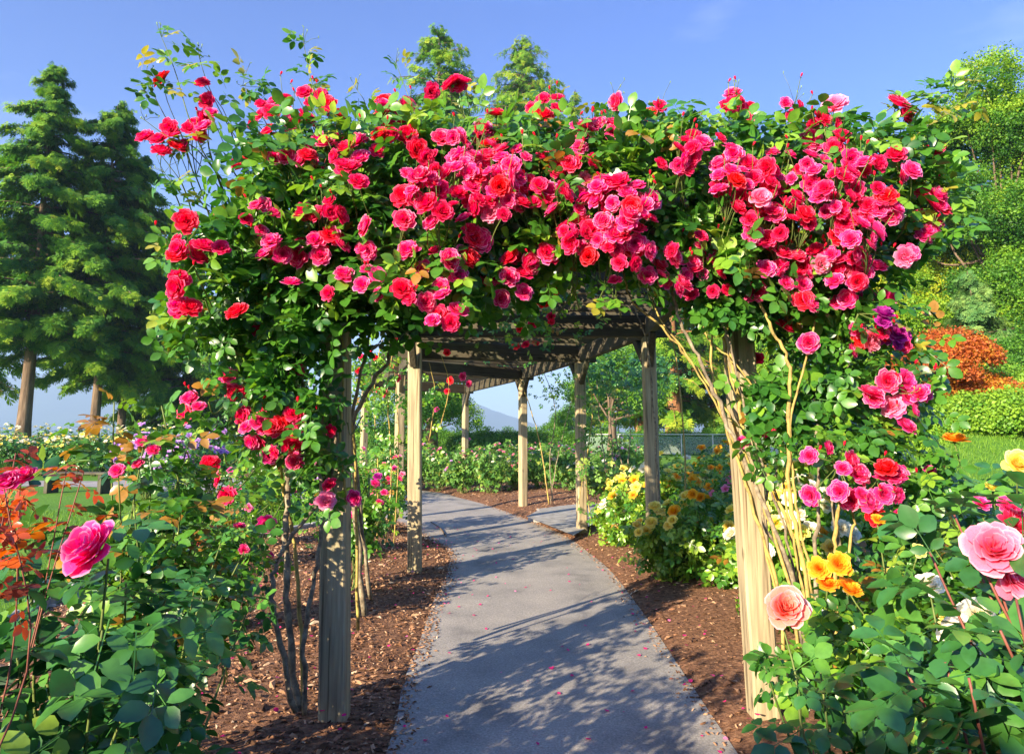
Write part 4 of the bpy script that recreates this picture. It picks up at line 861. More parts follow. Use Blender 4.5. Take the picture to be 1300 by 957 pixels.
# right of the path: yellow and orange bushes behind the posts
ylab = ['yellow and orange rose bush leaning on the second right post', 'pale yellow rose bush just behind the front right post', 'orange rose bush between the second and third right posts', 'yellow rose bush next to the third right post', 'white and yellow rose bush beside the leaning rose canes',
        'orange rose bush at the back of the right bed', 'mixed orange rose bush in the middle of the right bed', 'lone yellow rose bush near the fence side of the right bed', 'low yellow rose bush hugging the foot of the second right post', 'cream and yellow rose bush just behind the second right post', 'low pale yellow rose bush at the foot of the front right post', 'low pale yellow and cream rose bush hard against the third right post']
yspec = [((1.85, 6.0, .05), .85, .6, ['rose_yellow', 'rose_orange']), ((2.1, 4.9, .08), 1.0, .6, ['rose_yellow', 'rose_white']), ((1.6, 7.6, .05), .95, .55, ['rose_orange', 'rose_yellow']), ((1.5, 9.2, .04), .85, .45, ['rose_yellow']), ((2.35, 5.9, .08), 1.1, .5, ['rose_white', 'rose_yellow']),
         ((2.7, 8.8, .05), 1.15, .6, ['rose_orange']), ((2.5, 7.2, .06), 1.1, .5, ['rose_orange', 'rose_soft']), ((3.3, 10.5, .04), 1.1, .6, ['rose_yellow', 'rose_orange']), ((1.45, 6.25, .05), .62, .42, ['rose_yellow']), ((1.9, 8.3, .05), 1.0, .55, ['rose_white', 'rose_yellow']), ((1.85, 4.7, .08), .7, .45, ['rose_yellow', 'rose_white']), ((1.28, 8.2, .04), .6, .3, ['rose_yellow', 'rose_white'])]
for i, (lb, (b, h, ra, mats)) in enumerate(zip(ylab, yspec)):
    bush(lb, b, h, ra, 30, 950, .135, [(30, mats, .10)], 'rose_leaf', 'gstem', 50 + i, .66, .17, start=.08, group='yellow and orange rose bushes right of the path', kind='low' if b[1] > 7 else 'ros', spread=.10)
# left bed beside and behind the posts
ll = [('leafy rose bush with violet blooms at the foot of the second left post', (-1.35, 5.9, .03), 1.1, .35, ['rose_magenta', 'rose_violet'], 7), ('rose bush with red blooms in the middle of the left bark bed', (-1.9, 4.6, .04), .75, .4, ['rose_red', 'rose_magenta'], 4),
      ('pink and lilac rose bush behind the second left post', (-1.75, 7.6, .03), 1.0, .45, ['rose_soft', 'rose_purple', 'rose_magenta'], 14), ('thin rose bush at the far edge of the left bark bed', (-2.7, 6.5, .04), .95, .5, ['rose_soft'], 3),
      ('small green rose bush beside the left edging stones', (-2.9, 8.0, .03), 1.0, .5, ['rose_magenta'], 5), ('rose bush of soft pink blooms where the path turns left', (-1.65, 9.4, .02), 1.05, .45, ['rose_soft', 'rose_pink'], 12)]
for i, (lb, b, h, ra, mats, nf) in enumerate(ll):
    bush(lb, b, h, ra, 18, 420 if i != 3 else 260, .125, [(nf, mats, .075)], 'rose_leaf', 'gstem', 70 + i, .48, .17, group='rose bushes in the left bark bed', spread=.10, kind='low' if b[1] > 7 else 'ros')

# far rose bed behind the curve: copies of three bushes
r = np.random.default_rng(90)
def far_proto(lb, mats, seed, group, h=.95, nf=12, leaf='fine_leaf'):
    return bush(lb, (0, 0, 0), h, .55, 22, 420, .14, [(nf, mats, .09)], leaf, 'gstem', seed, .5, .2, group=group, kind='low', tpls=LEAF3, spread=.12)
# remaining climbing roses further back on the pergola
def back_climber(label, base, top_box, nl, flw, seed, canes, mat='rose_leaf', tm=.4, low=None, fd=.075):
    r = np.random.default_rng(seed); t = thing('climbing_rose', label, 'climbing rose', base, group='climbing roses trained over the pergola'); lg, sg = Geo(), Geo()
    x0, x1, y0, y1, z0, z1 = top_box; p = np.c_[r.uniform(x0, x1, nl), r.uniform(y0, y1, nl), r.uniform(z0, z1, nl)]
    scatter_leaves(lg, p, np.tile([0, -.5, .8], (nl, 1)), .15, np.clip(r.normal(tm, .15, nl), 0, .95), r)
    for (c, rad, n) in (low or []):
        p = np.asarray(c) + r.normal(0, 1, (n, 3)) * np.asarray(rad); scatter_leaves(lg, p, np.tile([0, -1, .4], (n, 1)), .12, np.clip(r.normal(.6, .2, n), 0, 1), r)
    for (c, mt) in flw: flower(t, np.asarray(c), unit(np.array([r.normal() * .3, -.8, .1 + r.normal() * .3])), fd * r.uniform(.8, 1.15), mt, 'ros', int(r.integers(0, 5)), r.random() * 6)
    for pts_, rad, m in canes: cane_obj(t, pts_, rad, m)
    lg.obj('foliage', M[mat], t); return t
back_climber('climbing rose overhanging the second right post and its crossbeam', (1.5, 6.6, 0), (-.9, 1.9, 5.4, 8.6, 2.64, 2.95), 900,
    [(P(660, 418, 5.9), rd), (P(675, 412, 5.9), rd), (P(700, 408, 5.9), rd), (P(700, 402, 5.6), rd), (P(655, 440, 6.4), rd), (P(668, 438, 6.4), rd), (P(680, 436, 6.4), rd), (P(705, 368, 4.6), rd), (P(690, 385, 4.8), rd)], 101,
    [(C((845, 740, 6.6), (835, 600, 6.5), (828, 500, 6.5), (820, 430, 6.5), (800, 380, 6.4)), .012, 'cane'), (C((862, 730, 6.6), (870, 600, 6.6), (862, 480, 6.6), (850, 400, 6.6)), .010, 'ycane')],
    low=[((.1, 5.0, 2.42), (.35, .5, .08), 150), ((.2, 6.3, 2.3), (.3, .1, .08), 60)])
back_climber('climbing rose with red blooms rooted behind the second left post', (-1.15, 6.9, 0), (-1.3, -.2, 7.2, 11, 2.56, 2.9), 700,
    [(P(a, b, 7.5), m) for a, b, m in ((465, 432, pk), (472, 445, rd), (460, 455, pk), (478, 455, rd), (470, 495, rd), (482, 497, rd), (488, 500, pk), (455, 470, rd), (500, 430, rd), (568, 447, rd), (572, 483, rd), (588, 478, pk), (595, 487, pk), (568, 497, rd), (555, 520, mg_), (495, 465, rd), (505, 480, pk))], 102,
    [(C((478, 700, 7.2), (480, 600, 7.2), (475, 500, 7.2), (485, 430, 7.2)), .007, 'ycane'), (C((490, 690, 7.3), (497, 600, 7.3), (492, 500, 7.3), (500, 440, 7.3)), .008, 'ycane'), (C((545, 560, 7.3), (552, 500, 7.2), (545, 460, 7.1)), .006, 'ycane'), (C((560, 540, 7.5), (570, 490, 7.4), (560, 450, 7.3)), .006, 'ycane'), (C((500, 690, 7.3), (506, 560, 7.3), (500, 460, 7.3)), .006, 'ycane')],
    low=[((-1.45, 7.2, 1.9), (.16, .2, .22), 170), ((-.95, 7.2, 1.55), (.10, .1, .25), 50), ((-1.3, 7.2, 1.2), (.2, .2, .3), 60)])
back_climber('climbing rose with pale new leaves winding round the third right post', (.95, 8.9, 0), (.3, 1.6, 8.6, 11.5, 2.56, 2.85), 500, [], 103,
    [(C((750, 665, 8.9), (744, 600, 8.9), (752, 520, 8.9), (745, 470, 8.9)), .008, 'ycane'), (C((735, 640, 8.75), (742, 580, 8.75), (738, 520, 8.75)), .005, 'ycane')],
    mat='fine_leaf', tm=.5, low=[((.98, 8.75, 1.15), (.09, .08, .30), 60), ((1.15, 9.0, 1.9), (.3, .3, .15), 60)])
back_climber('climbing rose with bare canes beside the fourth right post', (.3, 12.2, 0), (-.9, .8, 11.5, 15, 2.56, 2.8), 420, [], 104,
    [(C((697, 640, 12.1), (690, 590, 12.1), (680, 540, 12.1), (660, 480, 12.1)), .012, 'ycane'), (C((702, 640, 12.2), (698, 580, 12.2), (705, 520, 12.2), (690, 470, 12.2)), .010, 'cane'), (C((699, 640, 12.2), (706, 590, 12.2), (720, 530, 12.2), (735, 480, 12.2)), .008, 'cane')],
    low=[((.9, 12.4, 2.05), (.35, .3, .18), 90), ((1.3, 12.8, 1.75), (.25, .3, .22), 70)])
back_climber('thin dark stemmed climber between the second and third right posts', (1.75, 11.5, 0), (1.2, 2.6, 10.5, 12.5, 2.0, 2.6), 420, [], 105,
    [(C((770, 600, 11.5), (762, 540, 11.5), (757, 480, 11.5)), .012, 'cane'), (C((778, 595, 11.5), (776, 540, 11.5), (770, 470, 11.5)), .010, 'cane'), (C((790, 590, 11.6), (782, 550, 11.6), (788, 500, 11.6), (800, 470, 11.6)), .010, 'cane'), (C((797, 590, 11.6), (800, 540, 11.6), (790, 480, 11.6)), .010, 'cane')],
    mat='dark_leaf', low=[((1.9, 11.5, 1.9), (.4, .3, .3), 120)])

ORD = 'first second third fourth fifth sixth seventh eighth ninth tenth eleventh twelfth thirteenth fourteenth fifteenth sixteenth seventeenth eighteenth nineteenth twentieth twenty-first twenty-second twenty-third twenty-fourth twenty-fifth'.split()
# ------------------------------------------------------------------ beds seen further away
protos = [far_proto('pink and white rose bush in the far bed behind the pergola', ['rose_soft', 'rose_white'], 121, 'rose bushes in the far bed behind the pergola'),
          far_proto('lilac rose bush in the far bed behind the pergola', ['rose_purple', 'rose_soft'], 122, 'rose bushes in the far bed behind the pergola', nf=9)]
spots = []; spl = []
for row, (Y0, n) in enumerate(((15.2, 9), (17.6, 10), (20.2, 10))):
    for k in range(n):
        spl.append((ORD[k // 2], ('nearest', 'middle', 'back')[row]))
        px = 490 + k * 33 + row * 9; Y = Y0 + 1.6 * math.sin(k * 1.3 + row) * .35 + (-.35 * (px - 640) / 100 if row == 0 else 0); spots.append((P(px, 600, Y)[0], Y))
i_row = [k % 2 for n in (9, 10, 10) for k in range(n)]
first = [True, True]
for i, (x, y) in enumerate(spots):
    k = i_row[i]
    if first[k]: o = protos[k]; first[k] = False
    else: o = copy_tree(protos[k])
    o['label'] = '%s rose bush, %s of its colour from left, %s far bed row' % (('pink and white', 'lilac')[k], spl[i][0], spl[i][1])
    s = float(r.uniform(.85, 1.1)); o.location = (x, y, gz(x, y)); o.rotation_euler = (0, 0, float(r.uniform(0, 6))); o.scale = (s, s, s * float(r.uniform(.95, 1.15)))
ypro = [far_proto('yellow rose bush in the long bed beneath the left conifers', ['rose_yellow', 'rose_white', 'rose_yellow'], 125, 'yellow and cream rose bushes under the conifers', 1.3, 40, 'dark_leaf')]
k = 0
for row, Y in enumerate((21.5, 23.5)):
    for px in range(-30, 230, 26):
        x = P(px + row * 12, 560, Y)[0]; o = ypro[0] if k == 0 else copy_tree(ypro[0]); k += 1; o['label'] = 'yellow and cream rose bush, %s from left, %s row under the conifers' % (ORD[int((px + 30) / 26)], 'front' if row == 0 else 'back')
        o.location = (x, Y + float(r.normal()) * .2, 0); o.rotation_euler = (0, 0, float(r.uniform(0, 6))); s = float(r.uniform(1.0, 1.12)); o.scale = (s * 1.3, s * 1.3, s * 1.04)
for i, (px, Y, lb) in enumerate(((190, 14.0, 'lilac blooming rose bush left of the purple group'), (232, 13.4, 'lilac blooming rose bush in the middle of the purple group'), (272, 14.2, 'lilac blooming rose bush right of the purple group, near the climbing rose'))):
    x = P(px, 560, Y)[0]; bush(lb, (x, Y, 0), 1.42, .62, 26, 520, .14, [(60, ['rose_purple'], .11)], 'dark_leaf', 'gstem', 140 + i, .5, .18, group='lilac rose bushes left of the pergola', kind='low', tpls=LEAF3, spread=.12, start=.2)
for i, (px, Y, lb) in enumerate(((330, 12.5, 'green rose bush beyond the lawn, right of the lilac bushes'), (395, 12.0, 'green rose bush seen just left of the front left post'), (440, 13.5, 'pink rose bush seen between the two left posts'))):
    x = P(px, 560, Y)[0]; bush(lb, (x, Y, 0), 1.15, .7, 24, 460, .14, [(8, ['rose_soft', 'rose_magenta'], .09)], 'rose_leaf', 'gstem', 150 + i, .55, .18, kind='low', tpls=LEAF3, spread=.12, start=.2)

# stepping stone slabs where a side path leaves, right of the curve
for i, (px, py, sx, sy, lb) in enumerate(((714, 663, 1.0, .5, 'flat grey stone slab at the path bend beside the third right post'), (712, 652, .9, .45, 'flat pale stone slab behind the slab at the path bend'))):
    c = G(px, py); g = Geo(); a = np.linspace(0, 2 * math.pi, 11, endpoint=False); rr = 1 + np.random.default_rng(i).normal(0, .08, 11)
    V = [(sx / 2 * q_ * math.cos(t), sy / 2 * q_ * math.sin(t), 0) for t, q_ in zip(a, rr)]; V += [(v[0] * .96, v[1] * .96, .07) for v in V] + [(0, 0, .075)]
    T = [(k, (k + 1) % 11, 11 + (k + 1) % 11) for k in range(11)] + [(k, 11 + (k + 1) % 11, 11 + k) for k in range(11)] + [(11 + k, 11 + (k + 1) % 11, 22) for k in range(11)]
    g.add(V, T); o = g.obj('stone_slab', M['stone'], None, False); o.location = (c[0], c[1], .0); o.rotation_euler = (0, 0, -.3); tag(o, lb, 'stone slab', 'stone slabs at the bend')
a_, b_ = G(547, 664), G(566, 682); g = Geo(); tube(g, smooth_line([a_ + [0, 0, .02], (a_ + b_) / 2 + [.03, 0, .024], b_ + [0, 0, .02]], 4), [.006] * 4 + [.009] * 5, 6)
tag(g.obj('twig', M['bark']), 'thin dark twig lying on the sunlit path at the bend', 'twig')
# bench on the left lawn
bc = G(98, 626); bt = thing('park_bench', 'low backless wooden bench on the lawn below the yellow roses', 'bench', (bc[0], bc[1], 0), R(-8))
for k in range(3):
    g = Geo(); box(g, (0, 0, 0), (1.7, .11, .04)); o = g.obj('seat_plank', M['shade_dark_wood'], None, False); o.location = (0, -.13 + .13 * k, .44); o.parent = bt
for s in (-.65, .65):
    g = Geo(); box(g, (0, 0, 0), (.09, .34, .42)); o = g.obj('leg', M['shade_dark_wood'], None, False); o.location = (s, 0, .21); o.parent = bt

# ------------------------------------------------------------------ fence beyond the lawn
Yf = 40.0; xa, xb = P(745, 560, Yf)[0], P(985, 560, Yf)[0]
ft = thing('glass_fence', 'low glass panel fence with a pale rail beyond the lawn', 'fence', ((xa + xb) / 2, Yf, gz((xa + xb) / 2, Yf)))
zb = gz(xa, Yf); nP = 6
for k in range(nP + 1):
    x = xa + (xb - xa) * k / nP; g = Geo(); box(g, (x, Yf, zb + .55 + .0), (.06, .06, 1.25)); g.obj('fence_post', M['metal'], ft, False)
for k in range(nP):
    x = xa + (xb - xa) * (k + .5) / nP; g = Geo(); box(g, (x, Yf, zb + .58), ((xb - xa) / nP - .12, .012, 1.0), bev=.002); g.obj('panel', M['glass'], ft, False)
g = Geo(); box(g, ((xa + xb) / 2, Yf, zb + 1.2), (xb - xa + .1, .07, .05)); g.obj('rail', M['metal'], ft, False)

# ------------------------------------------------------------------ trees
def conifer(label, base, h, rad, seed, mat='conifer', bare=.18, ns=5200, spray=.75, trunk_r=.32, bark='bark', group=None, taper=.85, droop=.25, jag=.25, tm=.45, name='conifer_tree', cat='conifer'):
    r = np.random.default_rng(seed); t = thing(name, label, cat, base, group=group); base = np.asarray(base, float)
    g = Geo(); zz = np.linspace(0, 1, 12); L = base + np.c_[.12 * np.sin(zz * 5 + seed) * zz, .1 * np.cos(zz * 4) * zz, zz * h]; tube(g, L, trunk_r * (1 - zz * .93) * (1 + .35 * np.exp(-zz * 25)), 12); g.obj('trunk', M[bark], t)
    lg, bgm = Geo(), Geo(); nb = int(h * 8); per = max(4, ns // nb)
    for i in range(nb):
        f = bare + (1 - bare) * ((i + r.random()) / nb); a = r.random() * 6.283
        R_ = rad * ((1 - f) / (1 - bare)) ** taper * (1 - .25 * math.exp(-((f - bare) / .08))) * r.uniform(1 - jag, 1 + jag) + .12
        z0 = f * h; d = np.array([math.cos(a), math.sin(a), 0]); s = np.linspace(0, 1, 6)[:, None]
        lift = .10 * h * (f > .8) * (f - .8)
        Ln = base + np.array([0, 0, z0]) + d * R_ * s + np.array([0, 0, 1.]) * (R_ * (.22 * s - droop * 1.6 * s ** 2) + lift * s)
        tube(bgm, Ln, np.linspace(.03 + .01 * R_, .01, 6), 4, cap=False)
        n = max(3, int(per * (.35 + .9 * R_ / rad))); u = r.random(n) ** .6; p = np.stack([np.interp(u, s[:, 0], Ln[:, k]) for k in range(3)], -1)
        side = np.array([-d[1], d[0], 0]); p += side * (r.normal(0, .22, n) * (R_ * .35 + .15) * (1.1 - u))[:, None] + r.normal(0, .07, (n, 3)); p[:, 2] -= abs(r.normal(0, .10, n))
        tan = d[None] * r.uniform(.3, 1.2, n)[:, None] + side * r.normal(0, .7, n)[:, None] + np.array([0, 0, -.55]) * r.random(n)[:, None]
        nrm = np.array([0, 0, .75]) + d * .9 + r.normal(0, .35, (n, 3)); rot = frames(nrm, tan)
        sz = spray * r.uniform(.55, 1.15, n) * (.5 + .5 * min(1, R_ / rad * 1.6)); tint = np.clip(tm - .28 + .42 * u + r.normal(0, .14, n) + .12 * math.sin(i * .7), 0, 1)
        k = r.integers(0, 5, n)
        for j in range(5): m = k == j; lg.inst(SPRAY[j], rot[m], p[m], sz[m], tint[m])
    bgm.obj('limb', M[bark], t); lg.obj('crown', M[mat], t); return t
FINE = [clumpT(26, s + 40, .17, .5) for s in range(4)]
def broad(label, base, h, rad, seed, mat='maple', nclump=1500, csize=.8, trunk_r=.25, bark='bark', crown_z=.55, flat=.75, group=None, tm=.5, lobes=16, name='leafy_tree', cat='tree', low=.15, tpls=CLUMP):
    r = np.random.default_rng(seed); t = thing(name, label, cat, base, group=group); base = np.asarray(base, float)
    g, lg = Geo(), Geo(); c0 = base + np.array([0, 0, h * crown_z]); tube(g, smooth_line([base, base + [0.1, 0, h * .25], c0], 5), np.linspace(trunk_r, trunk_r * .5, 11), 10); g.obj('trunk', M[bark], t)
    lm = Geo(); cs = []
    for i in range(lobes):
        d = rdir(1, r)[0]; d[2] = abs(d[2]) * 1.2 - low * 4 * r.random(); q_ = c0 + d * np.array([rad, rad, h * (1 - crown_z)]) * r.uniform(.5, .82); lr = rad * r.uniform(.26, .46); cs.append((q_, lr))
        st = base + np.array([0, 0, h * crown_z * r.uniform(.55, 1.0)]); m = st * .45 + q_ * .55 + r.normal(0, rad * .07, 3) - np.array([0, 0, .04 * h]); tube(lm, smooth_line([st, m, q_], 4), np.linspace(trunk_r * .22, .012, 9), 5, cap=False)
    if tpls is CLUMP: nclump = int(nclump * 1.5); csize *= .85; tpls = FINE
    w_ = np.array([c[1] ** 2 for c in cs]); w_ /= w_.sum(); ci = r.choice(lobes, nclump, p=w_)
    Cc = np.array([c[0] for c in cs])[ci]; rr = np.array([c[1] for c in cs])[ci] * .92; dd = rdir(nclump, r); p = Cc + dd * (rr * (.55 + .5 * r.random(nclump)))[:, None] * np.array([1, 1, flat])
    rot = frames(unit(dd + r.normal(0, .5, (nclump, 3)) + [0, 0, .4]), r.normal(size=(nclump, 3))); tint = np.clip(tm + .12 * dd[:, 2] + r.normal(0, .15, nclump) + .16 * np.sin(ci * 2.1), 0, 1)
    k = r.integers(0, len(tpls), nclump); sz = csize * r.uniform(.6, 1.2, nclump)
    for j in range(len(tpls)): m = k == j; lg.inst(tpls[j], rot[m], p[m], sz[m], tint[m])
    lm.obj('limb', M[bark], t); lg.obj('crown', M[mat], t); return t
def at_ground(px, Y): x = P(px, 560, Y)[0]; return (x, Y, gz(x, Y))
def height_to(px, py, Y): return P(px, py, Y)[2] - at_ground(px, Y)[2]
gC = 'tall conifers behind the rose beds'
Yt = 33
conifer('tallest dark conifer at the left edge with a pale lit trunk', at_ground(28, Yt), height_to(40, 88, Yt), 4.3, 201, bare=.27, ns=30000, trunk_r=.32, spray=.5, taper=.68, jag=.38, tm=.47, group=gC)
conifer('second conifer from the left with a pointed top', at_ground(118, 35), height_to(145, 135, 35), 4.3, 202, bare=.25, ns=30000, trunk_r=.25, spray=.5, taper=.6, jag=.38, tm=.45, group=gC)
conifer('slender conifer trunk standing close right of the second conifer', at_ground(152, 37), height_to(190, 200, 37), 4.0, 203, bare=.22, ns=20000, trunk_r=.22, spray=.52, taper=.55, jag=.35, tm=.45, group=gC)
conifer('broad dark conifer partly hidden by the left side of the climbing rose', at_ground(245, 39), height_to(225, 300, 39), 4.4, 204, bare=.14, ns=14000, trunk_r=.4, spray=.6, taper=.55, group=gC)
conifer('dark low conifer seen through the left pergola posts', at_ground(330, 44), height_to(330, 330, 44), 4.6, 205, bare=.05, ns=5500, trunk_r=.3, spray=.85, taper=.6, group=gC)
conifer('dark conifer far left whose branches reach in from the frame edge', at_ground(-90, 36), height_to(-90, 120, 36), 4.6, 206, bare=.2, ns=6000, trunk_r=.4, group=gC)
gF = 'firs rising behind the rose canopy'
conifer('fir with a feathery top above the middle of the rose canopy, left one', at_ground(548, 40), height_to(550, 42, 40), 5.2, 211, bare=.38, ns=15000, spray=.5, jag=.5, taper=.55, tm=.6, group=gF, trunk_r=.3)
conifer('fir with two open leaders above the rose canopy, right one', at_ground(664, 62), height_to(648, 55, 62), 8.2, 212, bare=.42, ns=15000, spray=.75, jag=.5, taper=.6, tm=.65, group=gF, trunk_r=.3)
conifer('small fir top just right of the two firs above the roses', at_ground(735, 60), height_to(735, 122, 60), 3.6, 213, bare=.5, ns=4000, spray=.9, jag=.4, tm=.65, group=gF, trunk_r=.25)
gB = 'conifers with reddish trunks behind the right bed'
for i, (px, Y, py, ra, lb) in enumerate(((812, 50, 260, 4.6, 'conifer with a thin reddish trunk left of the stout one'), (856, 48, 240, 4.8, 'conifer with a stout reddish trunk beyond the fence'), (908, 52, 250, 4.8, 'conifer with a pale lit trunk beside the front right post'), (965, 50, 280, 4.6, 'conifer hidden behind the right rose canes'))):
    conifer(lb, at_ground(px, Y), height_to(px, py, Y), ra, 220 + i, bare=.13, ns=5200, spray=.85, bark='redbark', trunk_r=.62 if i == 1 else .35, taper=.5, tm=.62, group=gB)
gL = 'leafy trees behind the right side'
broad('leafy tree seen between the third and second right posts', at_ground(775, 34), height_to(775, 430, 34), 3.2, 231, 'shrub', 1600, .62, crown_z=.55, tm=.45, group=gL)
broad('small rounded tree behind the hedge right of the fourth post', at_ground(735, 52), height_to(735, 490, 52), 2.6, 232, 'shrub', 900, .6, crown_z=.4, tm=.35, group=gL)
broad('dark spreading tree left of the fifth post', at_ground(530, 36), height_to(530, 470, 36), 3.4, 233, 'conifer', 1500, .62, crown_z=.5, tm=.45, group=gL, tpls=FINE)
broad('tallest yellow green maple at the right edge', at_ground(1290, 24), height_to(1290, 75, 24), 3.6, 241, 'maple', 4600, .62, .3, crown_z=.55, flat=.7, lobes=26, tm=.42, group='maples on the right')
broad('second maple left of the tallest, sunlit with open branches', at_ground(1205, 28), height_to(1205, 190, 28), 3.2, 242, 'maple', 3200, .6, .22, crown_z=.5, lobes=22, tm=.95, group='maples on the right')
broad('maple filling the gap behind the climbing rose', at_ground(1130, 31), height_to(1130, 260, 31), 3.4, 243, 'maple', 2600, .65, .22, crown_z=.45, lobes=20, tm=.6, group='maples on the right')
broad('dark green tree at the far right behind the maples', at_ground(1370, 27), height_to(1370, 110, 27), 4.0, 244, 'maple', 2600, .7, .3, crown_z=.5, lobes=20, tm=.3, group='maples on the right')
broad('low spreading green tree left of the maples', at_ground(1050, 34), height_to(1050, 330, 34), 3.6, 245, 'maple', 1800, .7, .22, crown_z=.4, lobes=18, tm=.5, group='maples on the right')
broad('rounded green tree low behind the orange japanese maple', at_ground(1165, 24), height_to(1165, 330, 24), 2.6, 246, 'maple', 2400, .55, .15, crown_z=.42, lobes=20, tm=.6, group='maples on the right')
broad('bushy yellow green tree beside the spruce at the right edge', at_ground(1330, 22), height_to(1330, 250, 22), 2.6, 247, 'maple', 2600, .55, .15, crown_z=.42, lobes=20, tm=.3, group='maples on the right')
broad('broad green tree filling the gap between the two big maples', at_ground(1240, 34), height_to(1240, 215, 34), 4.2, 248, 'maple', 3600, .7, .2, crown_z=.42, lobes=26, tm=.5, group='maples on the right')
broad('pale green tree behind the crimson blooms at the canopy corner', at_ground(1160, 38), height_to(1160, 240, 38), 4.0, 249, 'maple', 3000, .7, .2, crown_z=.42, lobes=22, tm=.85, group='maples on the right')
conifer('pyramid shaped pale green spruce between the maples', at_ground(1250, 21), height_to(1250, 345, 21), 2.0, 251, 'bluefir', bare=.03, ns=7500, spray=.34, trunk_r=.1, taper=1.0, droop=.05, tm=.62, name='spruce_tree')
def layered(label, base, h, rad, seed, layers, mat):
    r = np.random.default_rng(seed); t = thing('japanese_maple', label, 'tree', base); base = np.asarray(base, float); g, lg = Geo(), Geo()
    tube(g, smooth_line([base, base + [.05, 0, h * .4], base + [0, 0, h * .85]], 4), np.linspace(.09, .03, 9), 8)
    for (dx, dz, rx, n) in layers:
        c = base + np.array([dx, r.normal() * .3, dz]); tube(g, smooth_line([base + [0, 0, dz * .55], (c + base + [0, 0, dz * .7]) / 2 + [0, 0, 0], c], 4), np.linspace(.04, .015, 9), 6)
        a = r.random(n) * 6.283; q_ = np.sqrt(r.random(n)); p = c + np.c_[rx * q_ * np.cos(a), rx * .8 * q_ * np.sin(a), .26 * (1 - q_ ** 2) - .22 * q_ ** 3 + r.normal(0, .05, n)]
        rot = frames(np.array([0, 0, 1.]) + r.normal(0, .4, (n, 3)), r.normal(size=(n, 3))); tint = np.clip(r.normal(.6, .18, n) + (.25 if dz < h * .5 else 0), 0, 1)
        k = r.integers(0, 4, n)
        for j in range(4): m = k == j; lg.inst(FINE[j], rot[m], p[m], .34 * np.ones(m.sum()), tint[m])
    g.obj('trunk', M['bark'], t); lg.obj('crown', M[mat], t)
b = at_ground(1208, 14.5); hz = lambda py: P(1208, py, 14.5)[2] - b[2]
layered('japanese maple with layered orange red leaves on the right slope', b, hz(430), 1.6, 261, [(-.15, hz(446), .95, 560), (-.8, hz(470), .9, 360), (.45, hz(498), 1.05, 560), (-.5, hz(508), 1.0, 400), (.35, hz(526), .6, 240)], 'japan')
# shrubs: mounds and hedge
def shrub(label, base, h, rad, seed, mat='shrub', n=700, cs=.36, tm=.5, group=None, tpls=FINE, name='shrub', cat='shrub'):
    r = np.random.default_rng(seed); t = thing(name, label, cat, base, group=group); base = np.asarray(base, float); g, lg = Geo(), Geo()
    for k in range(7): a = r.random() * 6.283; e = base + np.array([rad * .6 * math.cos(a), rad * .6 * math.sin(a), h * .75]); tube(g, smooth_line([base, (base + e) / 2 + [0, 0, .1 * h], e], 3), .02, 5)
    d = rdir(n, r); d[:, 2] = abs(d[:, 2]); bump = 1 + .12 * np.sin(d[:, 0] * 6 + seed) * np.cos(d[:, 1] * 5)
    p = base + d * np.array([rad, rad, h]) * (bump * (.72 + .26 * r.random(n)))[:, None] + [0, 0, .02]
    rot = frames(d + r.normal(0, .4, (n, 3)), r.normal(size=(n, 3))); k = r.integers(0, 4, n); tint = np.clip(r.normal(tm, .16, n), 0, 1)
    for j in range(4): m = k == j; lg.inst(tpls[j], rot[m], p[m], cs * r.uniform(.7, 1.2, m.sum()), tint[m])
    g.obj('stem', M['bark'], t); lg.obj('foliage', M[mat], t); return t
ss = [(1275, 12.6, .62, 1.1, .8, 'lime green shrub on the lawn in front of the spruce'), (1215, 13.2, .5, 1.0, .7, 'low lime green mound left of the larger lime shrub'), (1285, 15, 1.0, 1.1, .75, 'round bright green shrub at the right edge of the lawn'), (1150, 16.5, .7, 1.2, .6, 'low green shrub under the left side of the japanese maple'), (1215, 15.5, .5, 1.2, .55, 'spreading low shrub in front of the japanese maple'), (1165, 13.5, .55, 1.2, .85, 'yellow green shrub at the top of the lawn'),
      (1105, 14.0, 1.7, 1.5, .5, 'green shrub behind the right climbing rose'), (1045, 16, 1.6, 1.6, .4, 'dark green shrub behind the leaning canes'), (1300, 19, 2.4, 1.8, .4, 'tall shrub behind the bright green one at the right edge')]
for i, (px, Y, h, ra, tm, lb) in enumerate(ss): shrub(lb, at_ground(px, Y), h, ra, 270 + i, n=900, tm=tm, group='shrubs on the right slope')
hp = shrub('leafy shrub in the hedge row behind the lawn', (0, 0, 0), 1.5, 1.7, 290, 'shrub', 700, .5, .45, group='shrubs of the hedge row behind the lawn')
k = 0
for px in range(380, 1010, 26):
    Y = 43 + float(r.normal()) * .6; x = P(px, 560, Y)[0]; o = hp if k == 0 else copy_tree(hp); k += 1; o['label'] = 'leafy hedge shrub behind the far lawn, %s from the left' % ORD[k - 1]
    o.location = (x, Y, gz(x, Y)); o.rotation_euler = (0, 0, float(r.uniform(0, 6))); s = float(r.uniform(.85, 1.12)); o.scale = (1, 1, s)
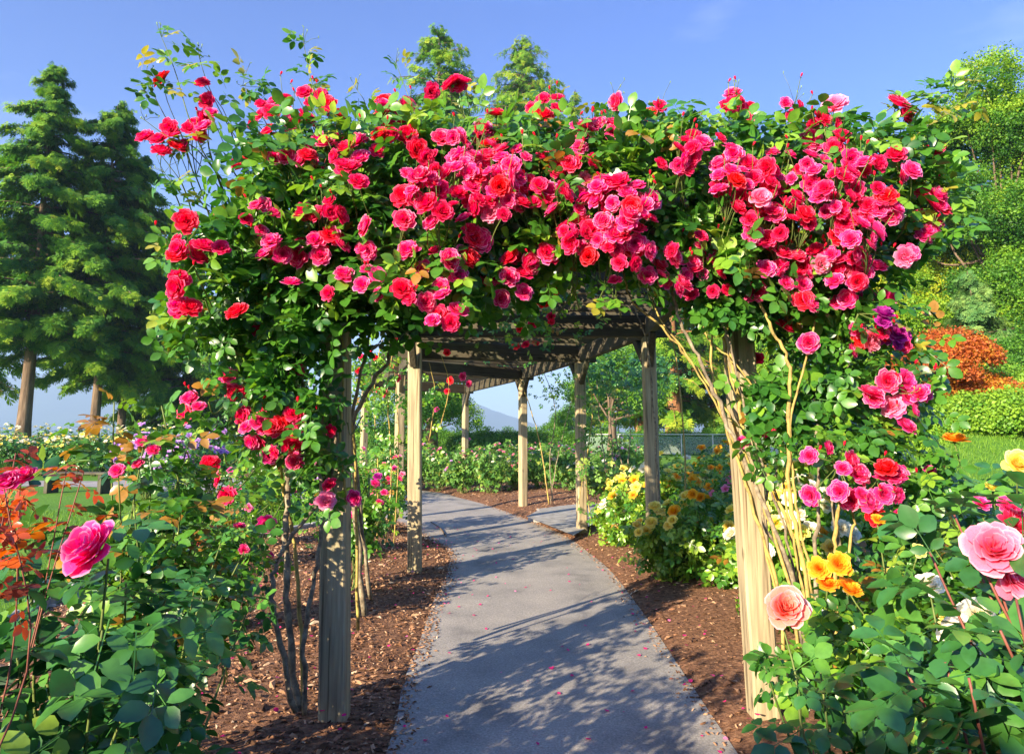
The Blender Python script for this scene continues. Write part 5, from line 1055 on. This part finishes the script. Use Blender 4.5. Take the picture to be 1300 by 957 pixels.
# dark hedge row far left, under the conifers
hp2 = shrub('dark shrub in the row beneath the left conifers', (0, 0, 0), 1.5, 1.6, 291, 'conifer', 600, .5, .4, group='dark shrubs beneath the conifers')
k = 0
for px in range(-40, 400, 44):
    Y = 40 + float(r.normal()) * .6; x = P(px, 560, Y)[0]; o = hp2 if k == 0 else copy_tree(hp2); k += 1; o['label'] = 'dark shrub under the left conifers, %s from the left' % ORD[k - 1]
    o.location = (x, Y, gz(x, Y)); o.rotation_euler = (0, 0, float(r.uniform(0, 6))); o.scale = (1, 1, float(r.uniform(.45, .7)))
# unseen hedge put in behind the photographer, shaped to shade the foreground
r = np.random.default_rng(400)
ht = thing('hedge', 'tall dark green hedge unseen behind the photographer, put in to shade the foreground', 'hedge', (-3, -3.4, 0)); lg, g = Geo(), Geo()
n = 6200; x = r.uniform(-7.2, 2.5, n); p = np.c_[x, r.uniform(-3.9, -2.9, n), (np.where(x > -5.1, 2.65, 2.65) + .22 * np.sin(x * 3.1) + .12 * np.sin(x * 7.7)) * r.random(n) ** .8]
rot = frames(rdir(n, r) + [0, 0, .3], rdir(n, r)); k = r.integers(0, 4, n)
for j in range(4): m = k == j; lg.inst(CLUMP[j], rot[m], p[m], .5 * r.uniform(.6, 1.2, m.sum()), np.clip(r.normal(.4, .15, m.sum()), 0, 1))
for x in np.arange(-6.8, 2.4, .8): tube(g, [(x, -3.4, 0), (x + .05, -3.4, 1.5), (x, -3.38, 2.5)], [.06, .05, .02], 7)
g.obj('stem', M['bark'], ht); lg.obj('foliage', M['shrub'], ht)

# the air: a pale even haze round the whole place
hm = bpy.data.materials.new('haze'); hm.use_nodes = True; hn = hm.node_tree; hn.nodes.clear()
ho = hn.nodes.new('ShaderNodeOutputMaterial'); hv = hn.nodes.new('ShaderNodeVolumePrincipled'); hv.inputs['Color'].default_value = (.55, .76, 1, 1); hv.inputs['Density'].default_value = .00035
hn.links.new(hv.outputs[0], ho.inputs['Volume'])
g = Geo(); box(g, (0, 2960, 205), (14000, 6000, 500), bev=1.0); tag(g.obj('haze', hm, None, False), 'pale blue air fading the far hills', 'haze', kind='stuff')
